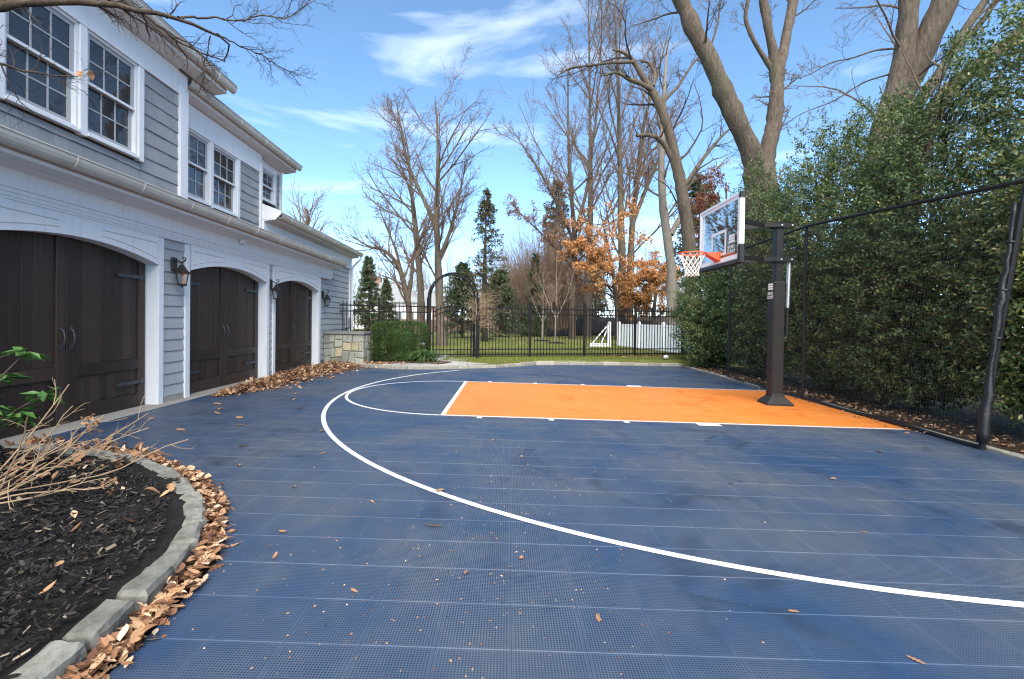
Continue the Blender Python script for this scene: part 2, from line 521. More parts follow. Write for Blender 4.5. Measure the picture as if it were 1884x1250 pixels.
M['dry_leaf'] = mat_leafy('dry_leaf', [(0.0, (0.07, 0.032, 0.018)), (0.25, (0.18, 0.085, 0.045)), (0.5, (0.33, 0.17, 0.085)), (0.8, (0.46, 0.28, 0.155)), (0.95, (0.56, 0.40, 0.26)), (1.0, (0.66, 0.54, 0.40))], 0.65, 0.3, 0.12)
M['oak_leaf'] = mat_leafy('oak_leaf', [(0.0, (0.34, 0.14, 0.05)), (0.4, (0.55, 0.25, 0.09)), (0.8, (0.66, 0.36, 0.15)), (1.0, (0.72, 0.46, 0.24))], 0.6, 0.3, 0.3)
M['russet_leaf'] = mat_leafy('russet_leaf', [(0.0, (0.14, 0.055, 0.035)), (0.6, (0.28, 0.11, 0.06)), (1.0, (0.40, 0.18, 0.10))], 0.6, 0.3, 0.25)
M['holly'] = mat_leafy('holly_leaf', [(0.0, (0.040, 0.074, 0.028)), (0.4, (0.084, 0.132, 0.043)), (0.75, (0.145, 0.198, 0.060)), (0.93, (0.23, 0.255, 0.080)), (1.0, (0.36, 0.33, 0.11))], 0.32, 0.5, 0.30, 0.5)
M['berry'] = mat_simple('red_berry', (0.42, 0.045, 0.02), 0.35, 0.2, 10, 0.5)
M['yew'] = mat_leafy('clipped_yew', [(0.0, (0.016, 0.036, 0.010)), (0.6, (0.042, 0.078, 0.018)), (1.0, (0.11, 0.15, 0.034))], 0.55, 0.3, 0.15, 0.3, 3.0)
M['needle'] = mat_leafy('needle', [(0.0, (0.050, 0.068, 0.036)), (0.6, (0.090, 0.115, 0.055)), (1.0, (0.15, 0.160, 0.08))], 0.6, 0.25, 0.2, 0.3)
M['needle_dry'] = mat_leafy('sparse_needle', [(0.0, (0.06, 0.065, 0.036)), (0.6, (0.115, 0.110, 0.058)), (1.0, (0.18, 0.145, 0.08))], 0.6, 0.25, 0.2)
M['strap'] = mat_leafy('strap_leaf', [(0.0, (0.035, 0.075, 0.02)), (0.6, (0.085, 0.15, 0.045)), (1.0, (0.20, 0.27, 0.11))], 0.5, 0.35, 0.15)
M['rhodo'] = mat_leafy('broad_leaf', [(0.0, (0.04, 0.11, 0.028)), (0.6, (0.075, 0.18, 0.045)), (1.0, (0.15, 0.27, 0.075))], 0.4, 0.45, 0.2)
M['bark'] = mat_bark('grey_brown_bark', (0.050, 0.039, 0.029), (0.165, 0.128, 0.094), 7.0)
M['bark_dark'] = mat_bark('dark_bark', (0.045, 0.034, 0.026), (0.125, 0.092, 0.065))
M['bark_pale'] = mat_bark('pale_bark', (0.15, 0.125, 0.10), (0.29, 0.245, 0.195))
M['twig'] = mat_simple('twig', (0.125, 0.088, 0.066), 0.85, 0.25, 2, 0.15)
M['twig_dark'] = mat_simple('dark_twig', (0.050, 0.038, 0.034), 0.8, 0.25, 6, 0.2)
M['twig_brown'] = mat_simple('brown_twig', (0.175, 0.115, 0.080), 0.85, 0.3, 1.5, 0.15)
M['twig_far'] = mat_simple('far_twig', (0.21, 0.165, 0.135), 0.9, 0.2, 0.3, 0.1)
M['cane'] = mat_simple('tan_cane', (0.33, 0.23, 0.14), 0.65, 0.35, 14, 0.3)
M['pole'] = mat_simple('black_powder_coat', (0.009, 0.009, 0.010), 0.45, 0.2, 15, 0.35)
M['vinyl'] = mat_simple('black_vinyl_pad', (0.017, 0.0155, 0.0145), 0.5, 0.25, 6, 0.3, bump=0.2, bscale=14)
M['plastic'] = mat_simple('black_plastic_wrap', (0.008, 0.008, 0.009), 0.45, 0.2, 20, 0.45, bump=0.6, bscale=30)
M['net_cord'] = mat_simple('black_net_cord', (0.03, 0.032, 0.032), 0.7, 0.2, 20, 0.3)
M['rim'] = mat_simple('orange_rim_paint', (0.78, 0.10, 0.018), 0.4, 0.12, 10, 0.5)
M['net_white'] = mat_simple('white_net_cord', (0.78, 0.76, 0.72), 0.8, 0.1, 20, 0.2)
M['steel'] = mat_simple('galvanised_steel', (0.42, 0.43, 0.44), 0.35, 0.15, 12, 0.5, metal=0.7)
M['bolt'] = mat_simple('bolt_steel', (0.75, 0.75, 0.75), 0.3, 0.05, 12, 0.5, metal=0.6)
M['print'] = mat_simple('white_print', (0.80, 0.80, 0.80), 0.5, 0.04, 10, 0.3)
M['vinyl_white'] = mat_simple('white_vinyl', (0.80, 0.80, 0.79), 0.45, 0.04, 2, 0.4)
M['box_grey'] = mat_simple('utility_grey', (0.36, 0.37, 0.38), 0.5, 0.08, 8, 0.4)
M['mat_brown'] = mat_simple('coir_mat', (0.17, 0.11, 0.065), 0.95, 0.25, 40, 0.1, bump=0.6, bscale=90)
M['tarp'] = mat_simple('black_silt_cloth', (0.010, 0.010, 0.011), 0.6, 0.3, 3, 0.3)
M['wood_fence'] = mat_simple('weathered_board', (0.13, 0.085, 0.06), 0.9, 0.2, 3, 0.2, orand=0.2)
M['far_wall'] = mat_simple('pale_wall', (0.50, 0.49, 0.47), 0.8, 0.06, 0.5, 0.2)
M['far_brick'] = mat_simple('brick_wall', (0.24, 0.14, 0.11), 0.9, 0.15, 2, 0.2)
M['far_roof'] = mat_simple('grey_roof', (0.30, 0.31, 0.32), 0.85, 0.12, 1, 0.2)

# ================================================================== THE SETTING
rng = np.random.default_rng(11)
# ---- ground: one sheet to the horizon, tilted like the yard close by
def ground_sheet():
    xs = [-400, -60, -7, 7, 60, 400]; ys = [-200, -20, 0, 60, 200, 900]
    V = [(x, y, gz(x) - 0.085) for y in ys for x in xs]
    n = len(xs)
    F = [(j * n + i, j * n + i + 1, (j + 1) * n + i + 1, (j + 1) * n + i) for j in range(len(ys) - 1) for i in range(n - 1)]
    o = MB().add(V, F).build('ground', M['earth'])
    tag(o, 'bare brown earth around and beyond the yard', kind='structure')
ground_sheet()

def arc_pts(c, r, a0, a1, n):
    return [(c[0] + r * math.cos(a0 + (a1 - a0) * i / n), c[1] + r * math.sin(a0 + (a1 - a0) * i / n)) for i in range(n + 1)]

BED_EDGE = [(-4.75, 4.36), (-4.2, 4.31), (-3.5, 4.21), (-3.05, 4.06), (-2.67, 3.85), (-2.32, 3.60), (-2.03, 3.31), (-1.80, 2.97),
            (-1.65, 2.72), (-1.57, 2.565), (-1.50, 2.33), (-1.475, 2.14), (-1.455, 1.84), (-1.43, 1.67), (-1.40, 0.8)]
BACK_EDGE = [(5.72, 15.45), (4.3, 15.36), (2.9, 15.12), (1.7, 14.82), (0.9, 14.5), (0.42, 13.97), (-0.3, 13.25), (-1.22, 12.72), (-2.0, 12.3), (-2.76, 12.12), (-3.77, 12.35), (-4.3, 12.75), (-4.78, 12.85)]
COURT = BED_EDGE + [(5.5, 0.8), (5.5, 5.5), (5.68, 12.4)] + BACK_EDGE      # counter-clockwise
COURT_TILT = math.atan(0.016)

court = bpy.data.objects.new('sport_court', None)
col.objects.link(court)
court.rotation_euler = (0, COURT_TILT, 0)
tag(court, 'blue and orange tiled half basketball court with white lines', kind='structure')

def inside(p, poly):
    x, y = p; c = False
    for i in range(len(poly)):
        x1, y1 = poly[i]; x2, y2 = poly[i - 1]
        if (y1 > y) != (y2 > y) and x < (x2 - x1) * (y - y1) / (y2 - y1) + x1: c = not c
    return c
def clip_half(poly, a, b):
    out = []
    ex, ey = b[0] - a[0], b[1] - a[1]
    side = lambda p: ex * (p[1] - a[1]) - ey * (p[0] - a[0])
    for i in range(len(poly)):
        p, q = poly[i - 1], poly[i]
        sp, sq = side(p), side(q)
        if (sp >= 0) != (sq >= 0):
            t = sp / (sp - sq); out.append((p[0] + (q[0] - p[0]) * t, p[1] + (q[1] - p[1]) * t))
        if sq >= 0: out.append(q)
    return out
def seg_box(a, b, x0, y0, x1, y1):
    t0, t1 = 0.0, 1.0
    for k in range(2):
        d = b[k] - a[k]; lo, hi = ((x0, x1), (y0, y1))[k]
        if abs(d) < 1e-9:
            if a[k] < lo or a[k] > hi: return False
        else:
            ta, tb = (lo - a[k]) / d, (hi - a[k]) / d
            if ta > tb: ta, tb = tb, ta
            t0, t1 = max(t0, ta), min(t1, tb)
            if t0 > t1: return False
    return True

GX, GY = 0.0311, 5.14 + 0.10            # tile grid origin
KEY_L = -3                               # column where the orange lane starts
KEY_Y0 = GY + 4 * TILE; KEY_Y1 = KEY_Y0 + 12 * TILE
KEY_X0 = GX + KEY_L * TILE

cells = []
for i in range(-17, 20):
    for j in range(-16, 36):
        x0, y0 = GX + i * TILE, GY + j * TILE
        x1, y1 = x0 + TILE, y0 + TILE
        segs = [(COURT[k], COURT[(k + 1) % len(COURT)]) for k in range(len(COURT)) if seg_box(COURT[k], COURT[(k + 1) % len(COURT)], x0, y0, x1, y1)]
        g = 0.0006
        sq = [(x0 + g, y0 + g), (x1 - g, y0 + g), (x1 - g, y1 - g), (x0 + g, y1 - g)]
        cx, cy = x0 + TILE / 2, y0 + TILE / 2
        orange = cx > KEY_X0 and KEY_Y0 < cy < KEY_Y1
        if segs:
            poly = sq
            for a, b in segs:
                poly = clip_half(poly, a, b)
                if len(poly) < 3: break
            if len(poly) < 3: continue
            ar = 0.5 * abs(sum(poly[k - 1][0] * poly[k][1] - poly[k][0] * poly[k - 1][1] for k in range(len(poly))))
            if ar < 0.0006: continue
            cells.append((x0, y0, orange, poly, cx, cy))
        elif inside((cx, cy), COURT):
            cells.append((x0, y0, orange, None, cx, cy))
# how large each tile shows: area foreshortened ~ 1/Y^3, inside the frame only
def shows(c):
    X, Y = c[4], c[5]
    if Y < 1.62 or abs(X / Y) > 1.08: return 0
    return 1 / Y ** 3
cells.sort(key=shows, reverse=True)
BEV = 0.0018
def tile_prism(mb, poly, ox=0.0, oy=0.0):
    n = len(poly)
    c = np.mean(np.array(poly), 0)
    lo = [(p[0] - ox, p[1] - oy, -0.016) for p in poly]
    mid = [(p[0] - ox, p[1] - oy, -0.0015) for p in poly]
    ins = []
    for p in poly:
        d = c - np.array(p); L = np.linalg.norm(d)
        q = np.array(p) + d / (L + 1e-9) * min(BEV, 0.3 * L)
        ins.append((q[0] - ox, q[1] - oy, 0.0))
    mb.add(lo + mid + ins, [(i, (i + 1) % n, n + (i + 1) % n, n + i) for i in range(n)] +
           [(n + i, n + (i + 1) % n, 2 * n + (i + 1) % n, 2 * n + i) for i in range(n)] + [tuple(range(2 * n, 3 * n))])
full = MB(); g = 0.0006
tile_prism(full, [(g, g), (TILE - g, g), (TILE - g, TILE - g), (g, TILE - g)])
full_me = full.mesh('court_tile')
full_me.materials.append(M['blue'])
N_TILES = 300
for (x0, y0, orange, poly, cx, cy) in cells[:N_TILES]:
    if poly is None and not orange:
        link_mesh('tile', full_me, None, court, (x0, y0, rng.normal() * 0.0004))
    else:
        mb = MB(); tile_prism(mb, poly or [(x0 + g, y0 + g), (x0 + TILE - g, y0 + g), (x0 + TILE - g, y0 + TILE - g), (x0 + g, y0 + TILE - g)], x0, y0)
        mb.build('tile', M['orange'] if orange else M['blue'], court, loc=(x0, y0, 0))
mbs = {False: MB(), True: MB()}
for (x0, y0, orange, poly, cx, cy) in cells[N_TILES:]:
    tile_prism(mbs[orange], poly or [(x0 + g, y0 + g), (x0 + TILE - g, y0 + g), (x0 + TILE - g, y0 + TILE - g), (x0 + g, y0 + TILE - g)], GX, GY)
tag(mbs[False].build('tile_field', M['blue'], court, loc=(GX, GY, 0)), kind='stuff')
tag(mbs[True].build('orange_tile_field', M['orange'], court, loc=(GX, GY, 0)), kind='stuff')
base_poly = [(p[0], p[1]) for p in COURT]
MB().prism(base_poly, -0.06, -0.0165).build('court_base', M['base'], court)

# ---- white markings, sheets 4 mm above the tiles
LZ = 0.004
def strip(name, pts, w):
    pts = np.array(pts, float)
    T = np.gradient(pts, axis=0); T /= np.linalg.norm(T, axis=1, keepdims=True)
    N = np.stack([-T[:, 1], T[:, 0]], 1)
    A, B = pts + N * w / 2, pts - N * w / 2
    n = len(pts)
    V = [(*p, LZ) for p in B] + [(*p, LZ) for p in A]
    F = [(i, i + 1, n + i + 1, n + i) for i in range(n - 1)]
    return MB().add(V, F).build(name, M['line'], court)
LW = 0.047
FTC = (KEY_X0, (KEY_Y0 + KEY_Y1) / 2)
HOOP = (3.2, FTC[1] - 0.02)
XR = 5.44
strip('free_throw_line', [(KEY_X0, KEY_Y0 + LW), (KEY_X0, KEY_Y1 - LW)], 0.062)
strip('lane_line', [(KEY_X0 - 0.03, KEY_Y0 + LW / 2), (XR, KEY_Y0 + LW / 2)], LW)
strip('lane_line', [(KEY_X0 - 0.03, KEY_Y1 - LW / 2), (XR + 0.1, KEY_Y1 - LW / 2)], LW)
RC = (KEY_Y1 - KEY_Y0) / 2 - LW / 2
strip('free_throw_circle', arc_pts((KEY_X0 - 0.034, FTC[1]), RC, math.pi / 2 + 0.001, 3 * math.pi / 2 - 0.001, 72), LW)
arc = [p for p in arc_pts(HOOP, 5.98, R_(138), R_(278), 170) if inside(p, COURT)]
strip('three_point_line', arc, 0.054)
for xm in (-0.37, 0.60, 1.62):
    for s, ye in ((-1, KEY_Y0 - 0.002), (1, KEY_Y1 + 0.002)):
        mbk = MB().add([(xm - .035, ye, LZ), (xm + .035, ye, LZ), (xm + .035, ye + s * .11, LZ), (xm - .035, ye + s * .11, LZ)], [(0, 1, 2, 3)])
        mbk.build('lane_mark', M['line'], court)
for s, ye in ((-1, KEY_Y0 - 0.002), (1, KEY_Y1 + 0.002)):
    MB().add([(2.57, ye, LZ), (2.88, ye, LZ), (2.88, ye + s * .14, LZ), (2.57, ye + s * .14, LZ)], [(0, 1, 2, 3)]).build('lane_block', M['line'], court)

# ---- lawn beyond the court (z = 0.10) with its own front edge
LAWN_Z = 0.10
lawn_front = [(-2.05, 14.6), (-1.0, 13.75), (-0.35, 13.55), (0.35, 14.25), (0.8, 14.68), (1.65, 14.98), (2.87, 15.28), (4.3, 15.52), (5.75, 15.62), (9, 15.7), (70, 16)]
poly = lawn_front + [(70, 62), (-60, 62), (-60, 17.2), (-2.05, 17.2)]
lawn = MB().prism(poly, LAWN_Z - 0.2, LAWN_Z).build('lawn', M['lawn'])
tag(lawn, 'green lawn with brown patches beyond the court', kind='structure')

# ---- grass blades where the lawn is near enough to show them
def blades(n, xs, ys, z, h, keep=None):
    x = rng.uniform(*xs, n); y = rng.uniform(*ys, n)
    if keep is not None:
        m = np.array([keep(a, b) for a, b in zip(x, y)]); x, y = x[m], y[m]
    n = len(x)
    a = rng.uniform(0, 2 * math.pi, n); hh = h * rng.uniform(0.5, 1.3, n); w = rng.uniform(0.004, 0.009, n)
    lean = rng.uniform(0, 0.6, n) * hh; la = rng.uniform(0, 2 * math.pi, n)
    P0 = np.stack([x - np.cos(a) * w, y - np.sin(a) * w, np.full(n, z)], 1)
    P1 = np.stack([x + np.cos(a) * w, y + np.sin(a) * w, np.full(n, z)], 1)
    P2 = np.stack([x + np.cos(la) * lean, y + np.sin(la) * lean, z + hh], 1)
    V = np.stack([P0, P1, P2], 1).reshape(-1, 3)
    F = np.arange(3 * n).reshape(-1, 3)
    return V, F
lp = lawn_front + [(70, 62), (-2.05, 62)]
V1, F1 = blades(42000, (-2.0, 7.0), (13.6, 18.5), LAWN_Z - 0.004, 0.045, lambda a, b: inside((a, b), lp))
V2, F2 = blades(26000, (-6.0, 10.0), (18.5, 27), LAWN_Z - 0.004, 0.055)
tag(link_mesh('grass', np_mesh('grass', np.concatenate([V1, V2]), [F1, F2 + len(V1)]), M['grass']), 'short winter grass growing over the lawn', kind='stuff')

# ---- flagstone path to the gate, with stone edging along the court
path = bpy.data.objects.new('path', None); col.objects.link(path)
tag(path, 'grey flagstone path curving from the court to the gate', kind='structure')
path_poly = [(-0.3, 13.36), (-0.42, 13.5), (-1.0, 13.72), (-1.25, 14.3), (-1.18, 17.0), (-2.3, 17.0), (-2.35, 14.3), (-3.0, 13.2), (-3.55, 12.9), (-3.72, 12.5), (-2.76, 12.27), (-2.03, 12.45), (-1.27, 12.86)]
MB().prism(path_poly[::1], -0.1, 0.085).build('path_bed', M['mortar'], path)
# flags: split the polygon by jittered lines
def split_poly(poly, n, seed):
    r = random.Random(seed); ps = [poly]
    while len(ps) < n:
        ps.sort(key=lambda q: -abs(sum(q[k - 1][0] * q[k][1] - q[k][0] * q[k - 1][1] for k in range(len(q)))))
        q = ps.pop(0)
        c = np.mean(np.array(q), 0) + np.array([r.uniform(-.06, .06), r.uniform(-.06, .06)])
        A = np.array(q); ext = A.max(0) - A.min(0)
        a = (math.pi / 2 if ext[0] > ext[1] else 0) + r.uniform(-.22, .22)
        d = (math.cos(a), math.sin(a))
        p1 = clip_half(q, c, c + np.array(d)); p2 = clip_half(q, c + np.array(d), c)
        if len(p1) > 2 and len(p2) > 2: ps += [p1, p2]
        else: ps.append(q)
    return ps
def shrink(poly, g):
    A = np.array(poly); c = A.mean(0)
    d = A - c; L = np.linalg.norm(d, axis=1, keepdims=True)
    return [tuple(p) for p in c + d * np.maximum(0.3, (L - g) / (L + 1e-9))]
for q in split_poly([(-2.33, 14.4), (-1.27, 14.4), (-1.20, 16.9), (-2.28, 16.9)], 9, 3) + split_poly([(-3.5, 12.75), (-2.75, 12.42), (-2.05, 12.6), (-1.28, 13.0), (-0.55, 13.5), (-1.05, 13.72), (-1.27, 14.4), (-2.33, 14.4), (-2.9, 13.2)][::1], 14, 5):
    q2 = shrink(q, 0.014)
    z = 0.100 + random.Random(q2[0][0]).uniform(-.003, .003)
    MB().prism(q2, 0.06, z).build('flagstone', M['flag'], path)

def roughen(me, amp, off):
    from mathutils import noise
    bm = bmesh.new(); bm.from_mesh(me)
    bmesh.ops.subdivide_edges(bm, edges=[e for e in bm.edges if e.calc_length() > 0.05], cuts=3, use_grid_fill=True)
    bmesh.ops.triangulate(bm, faces=bm.faces)
    bm.normal_update()
    for v in bm.verts:
        n_ = noise.noise(v.co * 14 + Vector((off, 0, 0))) + .5 * noise.noise(v.co * 34 + Vector((off, 5, 0)))
        v.co += v.normal * n_ * amp
    bm.to_mesh(me); bm.free()
def kerb_run(parent, line, w, z0, h, ln, mat, name, jit=0.006, gap=0.008, tilt=0.02, cham=0.012, seed=1, rough=0.0):
    """stones laid end to end along a polyline (left side is where they sit)"""
    r = random.Random(seed)
    P = np.array(line, float)
    seg = np.linalg.norm(np.diff(P, axis=0), axis=1); S = np.concatenate([[0], np.cumsum(seg)])
    def at(s):
        s = min(max(s, 0), S[-1]); k = min(int(np.searchsorted(S, s, 'right')) - 1, len(seg) - 1)
        return P[k] + (P[k + 1] - P[k]) * ((s - S[k]) / seg[k])
    s = 0
    while s < S[-1] - 0.05:
        L = ln * r.uniform(0.75, 1.3); e = min(s + L, S[-1])
        a, b = at(s), at(e); d = b - a; Ld = np.linalg.norm(d); d /= Ld
        c = (a + b) / 2; nrm = np.array([-d[1], d[0]]); c = c + nrm * (w / 2 + r.uniform(-jit, jit))
        hh = h * r.uniform(0.9, 1.1)
        mb = MB().cbox((-(Ld - gap) / 2, -w / 2 * r.uniform(.9, 1.06), 0), ((Ld - gap) / 2, w / 2 * r.uniform(.9, 1.06), hh + 0.12), cham)
        mb.v = [(x + r.uniform(-1, 1) * cham * .5, y + r.uniform(-1, 1) * cham * .5, z + r.uniform(-1, 1) * cham * .4) for x, y, z in mb.v]
        o = mb.build(name, mat, parent)
        if rough: roughen(o.data, rough, r.random() * 50)
        o.location = (c[0], c[1], z0(c[0]) - 0.12)
        o.rotation_euler = (r.uniform(-tilt, tilt), r.uniform(-tilt, tilt), math.atan2(d[1], d[0]))
        s = e
path_edge = [(0.42, 13.99), (-0.3, 13.27), (-1.22, 12.74), (-2.0, 12.32), (-2.76, 12.14), (-3.77, 12.37), (-4.2, 12.7)]
kerb_run(path, path_edge[::-1], 0.12, lambda x: gz(x) , 0.075, 0.42, M['kerb_thin'], 'edging_stone', seed=5, cham=0.01)
back_kerb = bpy.data.objects.new('back_kerb', None); col.objects.link(back_kerb)
tag(back_kerb, 'low stone kerb between the court and the lawn', kind='structure')
kerb_run(back_kerb, [(5.72, 15.47), (4.3, 15.38), (2.9, 15.14), (1.7, 14.84), (0.9, 14.52), (0.44, 14.0)][::-1], 0.13, gz, 0.095, 0.55, M['kerb_thin'], 'edging_stone', seed=6, cham=0.01)
side_kerb = bpy.data.objects.new('side_kerb', None); col.objects.link(side_kerb)
tag(side_kerb, 'grey stone kerb along the hedge side of the court', kind='structure')
kerb_run(side_kerb, [(5.52, 0.8), (5.52, 5.55), (5.70, 12.4), (5.74, 15.45)][::-1], 0.11, gz, 0.035, 0.7, M['kerb_thin'], 'edging_stone', seed=7, cham=0.008)
for o in [c for c in side_kerb.children]: pass

# ---- soil under the holly hedge
MB().prism([(5.6, 0.5), (10.5, 0.5), (10.5, 15.75), (5.78, 15.6), (5.74, 12.4)], -0.3, -0.085).build('hedge_bed', M['soil'])
tag(bpy.data.objects['hedge_bed'], 'dark leafy soil under the holly hedge', kind='structure')
# ---- soil between house, pier and gate
MB().prism([(-6.5, 12.75), (-4.2, 12.72), (-3.6, 12.55), (-3.3, 12.95), (-2.95, 13.3), (-2.37, 14.3), (-2.35, 17.2), (-6.5, 17.2)], -0.2, 0.09).build('side_bed', M['soil'])
tag(bpy.data.objects['side_bed'], 'leafy soil around the clipped hedge by the gate', kind='structure')

# ---- planting bed in the near corner: mulch mound + kerb stones
bed_in = [(-4.75, 4.15), (-4.2, 4.09), (-3.55, 3.99), (-3.1, 3.83), (-2.75, 3.62), (-2.43, 3.38), (-2.16, 3.10), (-1.95, 2.80), (-1.81, 2.50), (-1.74, 2.20), (-1.70, 1.9), (-1.67, 1.6), (-1.66, 0.6)]
planting_bed = bpy.data.objects.new('planting_bed', None); col.objects.link(planting_bed)
tag(planting_bed, 'curved planting bed of black mulch edged with granite blocks', kind='structure')
def mulch_mound():
    # grid of the bed, displaced
    nx, ny = 90, 100
    xs = np.linspace(-5.4, -1.58, nx); ys = np.linspace(0.5, 4.28, ny)
    bp = bed_in + [(-5.4, 0.5), (-5.4, 4.2)]
    bp = [(-5.4, 4.26)] + [(p[0] + .06, p[1] + .055) for p in bed_in] + [(-1.60, 0.5), (-5.4, 0.5)]
    X, Y = np.meshgrid(xs, ys)
    rr = np.random.default_rng(4)
    H = rr.normal(0, 1, (ny, nx))
    for _ in range(2):
        H = (H + np.roll(H, 1, 0) + np.roll(H, -1, 0) + np.roll(H, 1, 1) + np.roll(H, -1, 1)) / 5
    H = H / H.std() * 0.008 + 0.02 * np.sin(X * 2.1) * np.cos(Y * 1.7)
    Z = 0.085 + H + np.clip((-X - 1.8) * 0.025, 0, 0.1)
    V = np.stack([X, Y, Z], -1).reshape(-1, 3)
    keep = np.array([inside((x, y), bp) for x, y in V[:, :2]]).reshape(ny, nx)
    F = []
    for j in range(ny - 1):
        for i in range(nx - 1):
            if keep[j, i] and keep[j, i + 1] and keep[j + 1, i] and keep[j + 1, i + 1]:
                F.append((j * nx + i, j * nx + i + 1, (j + 1) * nx + i + 1, (j + 1) * nx + i))
    link_mesh('mulch', np_mesh('mulch', V, [np.array(F)], True), M['mulch'], planting_bed)
    return bp
bed_poly = mulch_mound()
kerb_run(planting_bed, [(p[0] + .012, p[1] + .012) for p in bed_in[::-1]], -0.124, gz, 0.088, 0.22, M['kerb'], 'kerb_stone', jit=0.012, gap=0.012, tilt=0.05, cham=0.016, seed=12, rough=0.011)
# dirt strip beneath the leaf-filled gap
gap_poly = [(-4.8, 4.40)] + BED_EDGE + [(-1.85, 0.8)] + [(p[0] - .02, p[1] - .03) for p in bed_in[::-1]][1:]
MB().prism(gap_poly, -0.2, -0.01).build('gap_soil', M['soil'], planting_bed)
# mulch chips
def chips(n, poly, z, size, mat, name, parent, seed):
    r = np.random.default_rng(seed)
    A = np.array(poly); lo, hi = A.min(0), A.max(0)
    p = r.uniform(lo, hi, (n * 3, 2)); p = p[[inside(q, poly) for q in p]][:n]; n = len(p)
    L = size * np.clip(r.lognormal(0, 0.5, n), 0, 2.0); W = L * r.uniform(0.12, 0.35, n)
    a = r.uniform(0, 2 * math.pi, n); tz = r.normal(0, 0.35, n)
    d = np.stack([np.cos(a) * np.cos(tz), np.sin(a) * np.cos(tz), np.sin(tz)], 1)
    s = np.stack([-np.sin(a), np.cos(a), r.normal(0, 0.3, n)], 1)
    c = np.stack([p[:, 0], p[:, 1], z + r.uniform(-0.005, 0.022, n) + np.clip((-p[:, 0] - 1.8) * 0.025, 0, 0.1)], 1)
    V = np.stack([c - d * L[:, None] / 2 - s * W[:, None] / 2, c + d * L[:, None] / 2 - s * W[:, None] / 2, c + d * L[:, None] / 2 + s * W[:, None] / 2, c - d * L[:, None] / 2 + s * W[:, None] / 2], 1).reshape(-1, 3)
    return tag(link_mesh(name, np_mesh(name, V, [np.arange(4 * n).reshape(-1, 4)]), mat, parent), kind='stuff')
M['chip'] = mat_leafy('mulch_chip', [(0.0, (0.006, 0.006, 0.006)), (0.75, (0.024, 0.022, 0.021)), (0.93, (0.07, 0.06, 0.05)), (0.985, (0.22, 0.18, 0.13)), (1.0, (0.35, 0.30, 0.23))], 0.8, 0.25)
chips(22000, [(-4.6, 4.05), (-3.6, 3.95), (-2.8, 3.6), (-2.2, 3.1), (-1.85, 2.5), (-1.74, 1.9), (-1.70, 1.0), (-4.6, 1.0)], 0.096, 0.025, M['chip'], 'mulch_chips', planting_bed, 8)

# ================================================================== THE HOUSE
HYAW = 0.0272
HO = Vector((-4.93, 9.0, 0.0))
house = thing('house', 'grey shingled house with white trim and three dark garage doors', 'house', HO, HYAW)
def HW(lx, ly, z):
    c, s = math.cos(HYAW), math.sin(HYAW)
    return (HO.x + lx * c - ly * s, HO.y + lx * s + ly * c, z)
DOORS = [(-4.90, -2.43), (-1.75, 0.70), (1.08, 3.54)]
DX = -0.16                      # door plane behind the facade
SPRING, APEX = 2.03, 2.20
NEAR, FAR = -15.0, 6.50
BOT = 0.02
# structural walls behind the cladding
w = MB()
w.box((-0.45, NEAR, -0.1), (-0.06, DOORS[0][0] - 0.1, 2.75))
w.box((-0.45, -2.40, -0.1), (-0.06, -1.78, 2.75)); w.box((-0.45, 0.73, -0.1), (-0.06, 1.05, 2.75)); w.box((-0.45, 3.57, -0.1), (-0.12, FAR, 3.3))
w.box((-0.45, DOORS[0][0] - 0.1, 2.3), (-0.06, 3.55, 2.75))
w.box((-8.0, FAR - 0.3, -0.1), (-0.45, FAR, 3.3)); w.box((-8.0, NEAR, -0.1), (-7.8, FAR, 5.0)); w.box((-8, NEAR, -0.1), (-0.45, NEAR + 0.2, 5.0))
wall = w.build('wall', M['siding'], house)

def clap(ly0, ly1, z0, z1, lx, expo, parent, mat, name='plank', th=0.018, rnd=None):
    """one course board: bottom edge proud"""
    p = [(lx - 0.006, z0 + 0.004), (lx + th, z0), (lx + th, z0 + 0.008), (lx + 0.002, z1 - 0.001), (lx - 0.006, z1 - 0.001)]
    return MB().extrude(p, (ly0, ly1)).build(name, mat, parent)
EXP = 0.163
def courses(ly0, ly1, z0, z1, lx, mat, parent, expo=EXP, name='plank', joint=None):
    z = z0
    while z < z1 - 0.02:
        zt = min(z + expo, z1)
        if joint is None: clap(ly0, ly1, z, zt - (0.012 if zt == z1 else 0), lx, expo, parent, mat, name)
        else:
            clap(ly0, joint - 0.002, z, zt, lx, expo, parent, mat, name); clap(joint + 0.002, ly1, z + 0.012, zt, lx - 0.002, expo, parent, mat, name)
        z = zt
courses(-2.33, -1.865, 0.17, 2.44, -0.035, M['siding'], wall)
courses(-6.5, -5.015, 0.17, 2.42, -0.035, M['siding'], wall)
courses(0.795, 0.965, 0.17, 2.44, -0.035, M['siding'], wall)
courses(3.69, FAR - 0.09, 0.17, 2.96, -0.105, M['siding'], wall, joint=4.12)
MB().box((-0.2, -2.33, 0.0), (-0.02, -1.865, 0.165)).build('foundation', M['concrete'], wall)
MB().box((-0.2, 0.795, 0.0), (-0.02, 0.965, 0.165)).build('foundation', M['concrete'], wall)

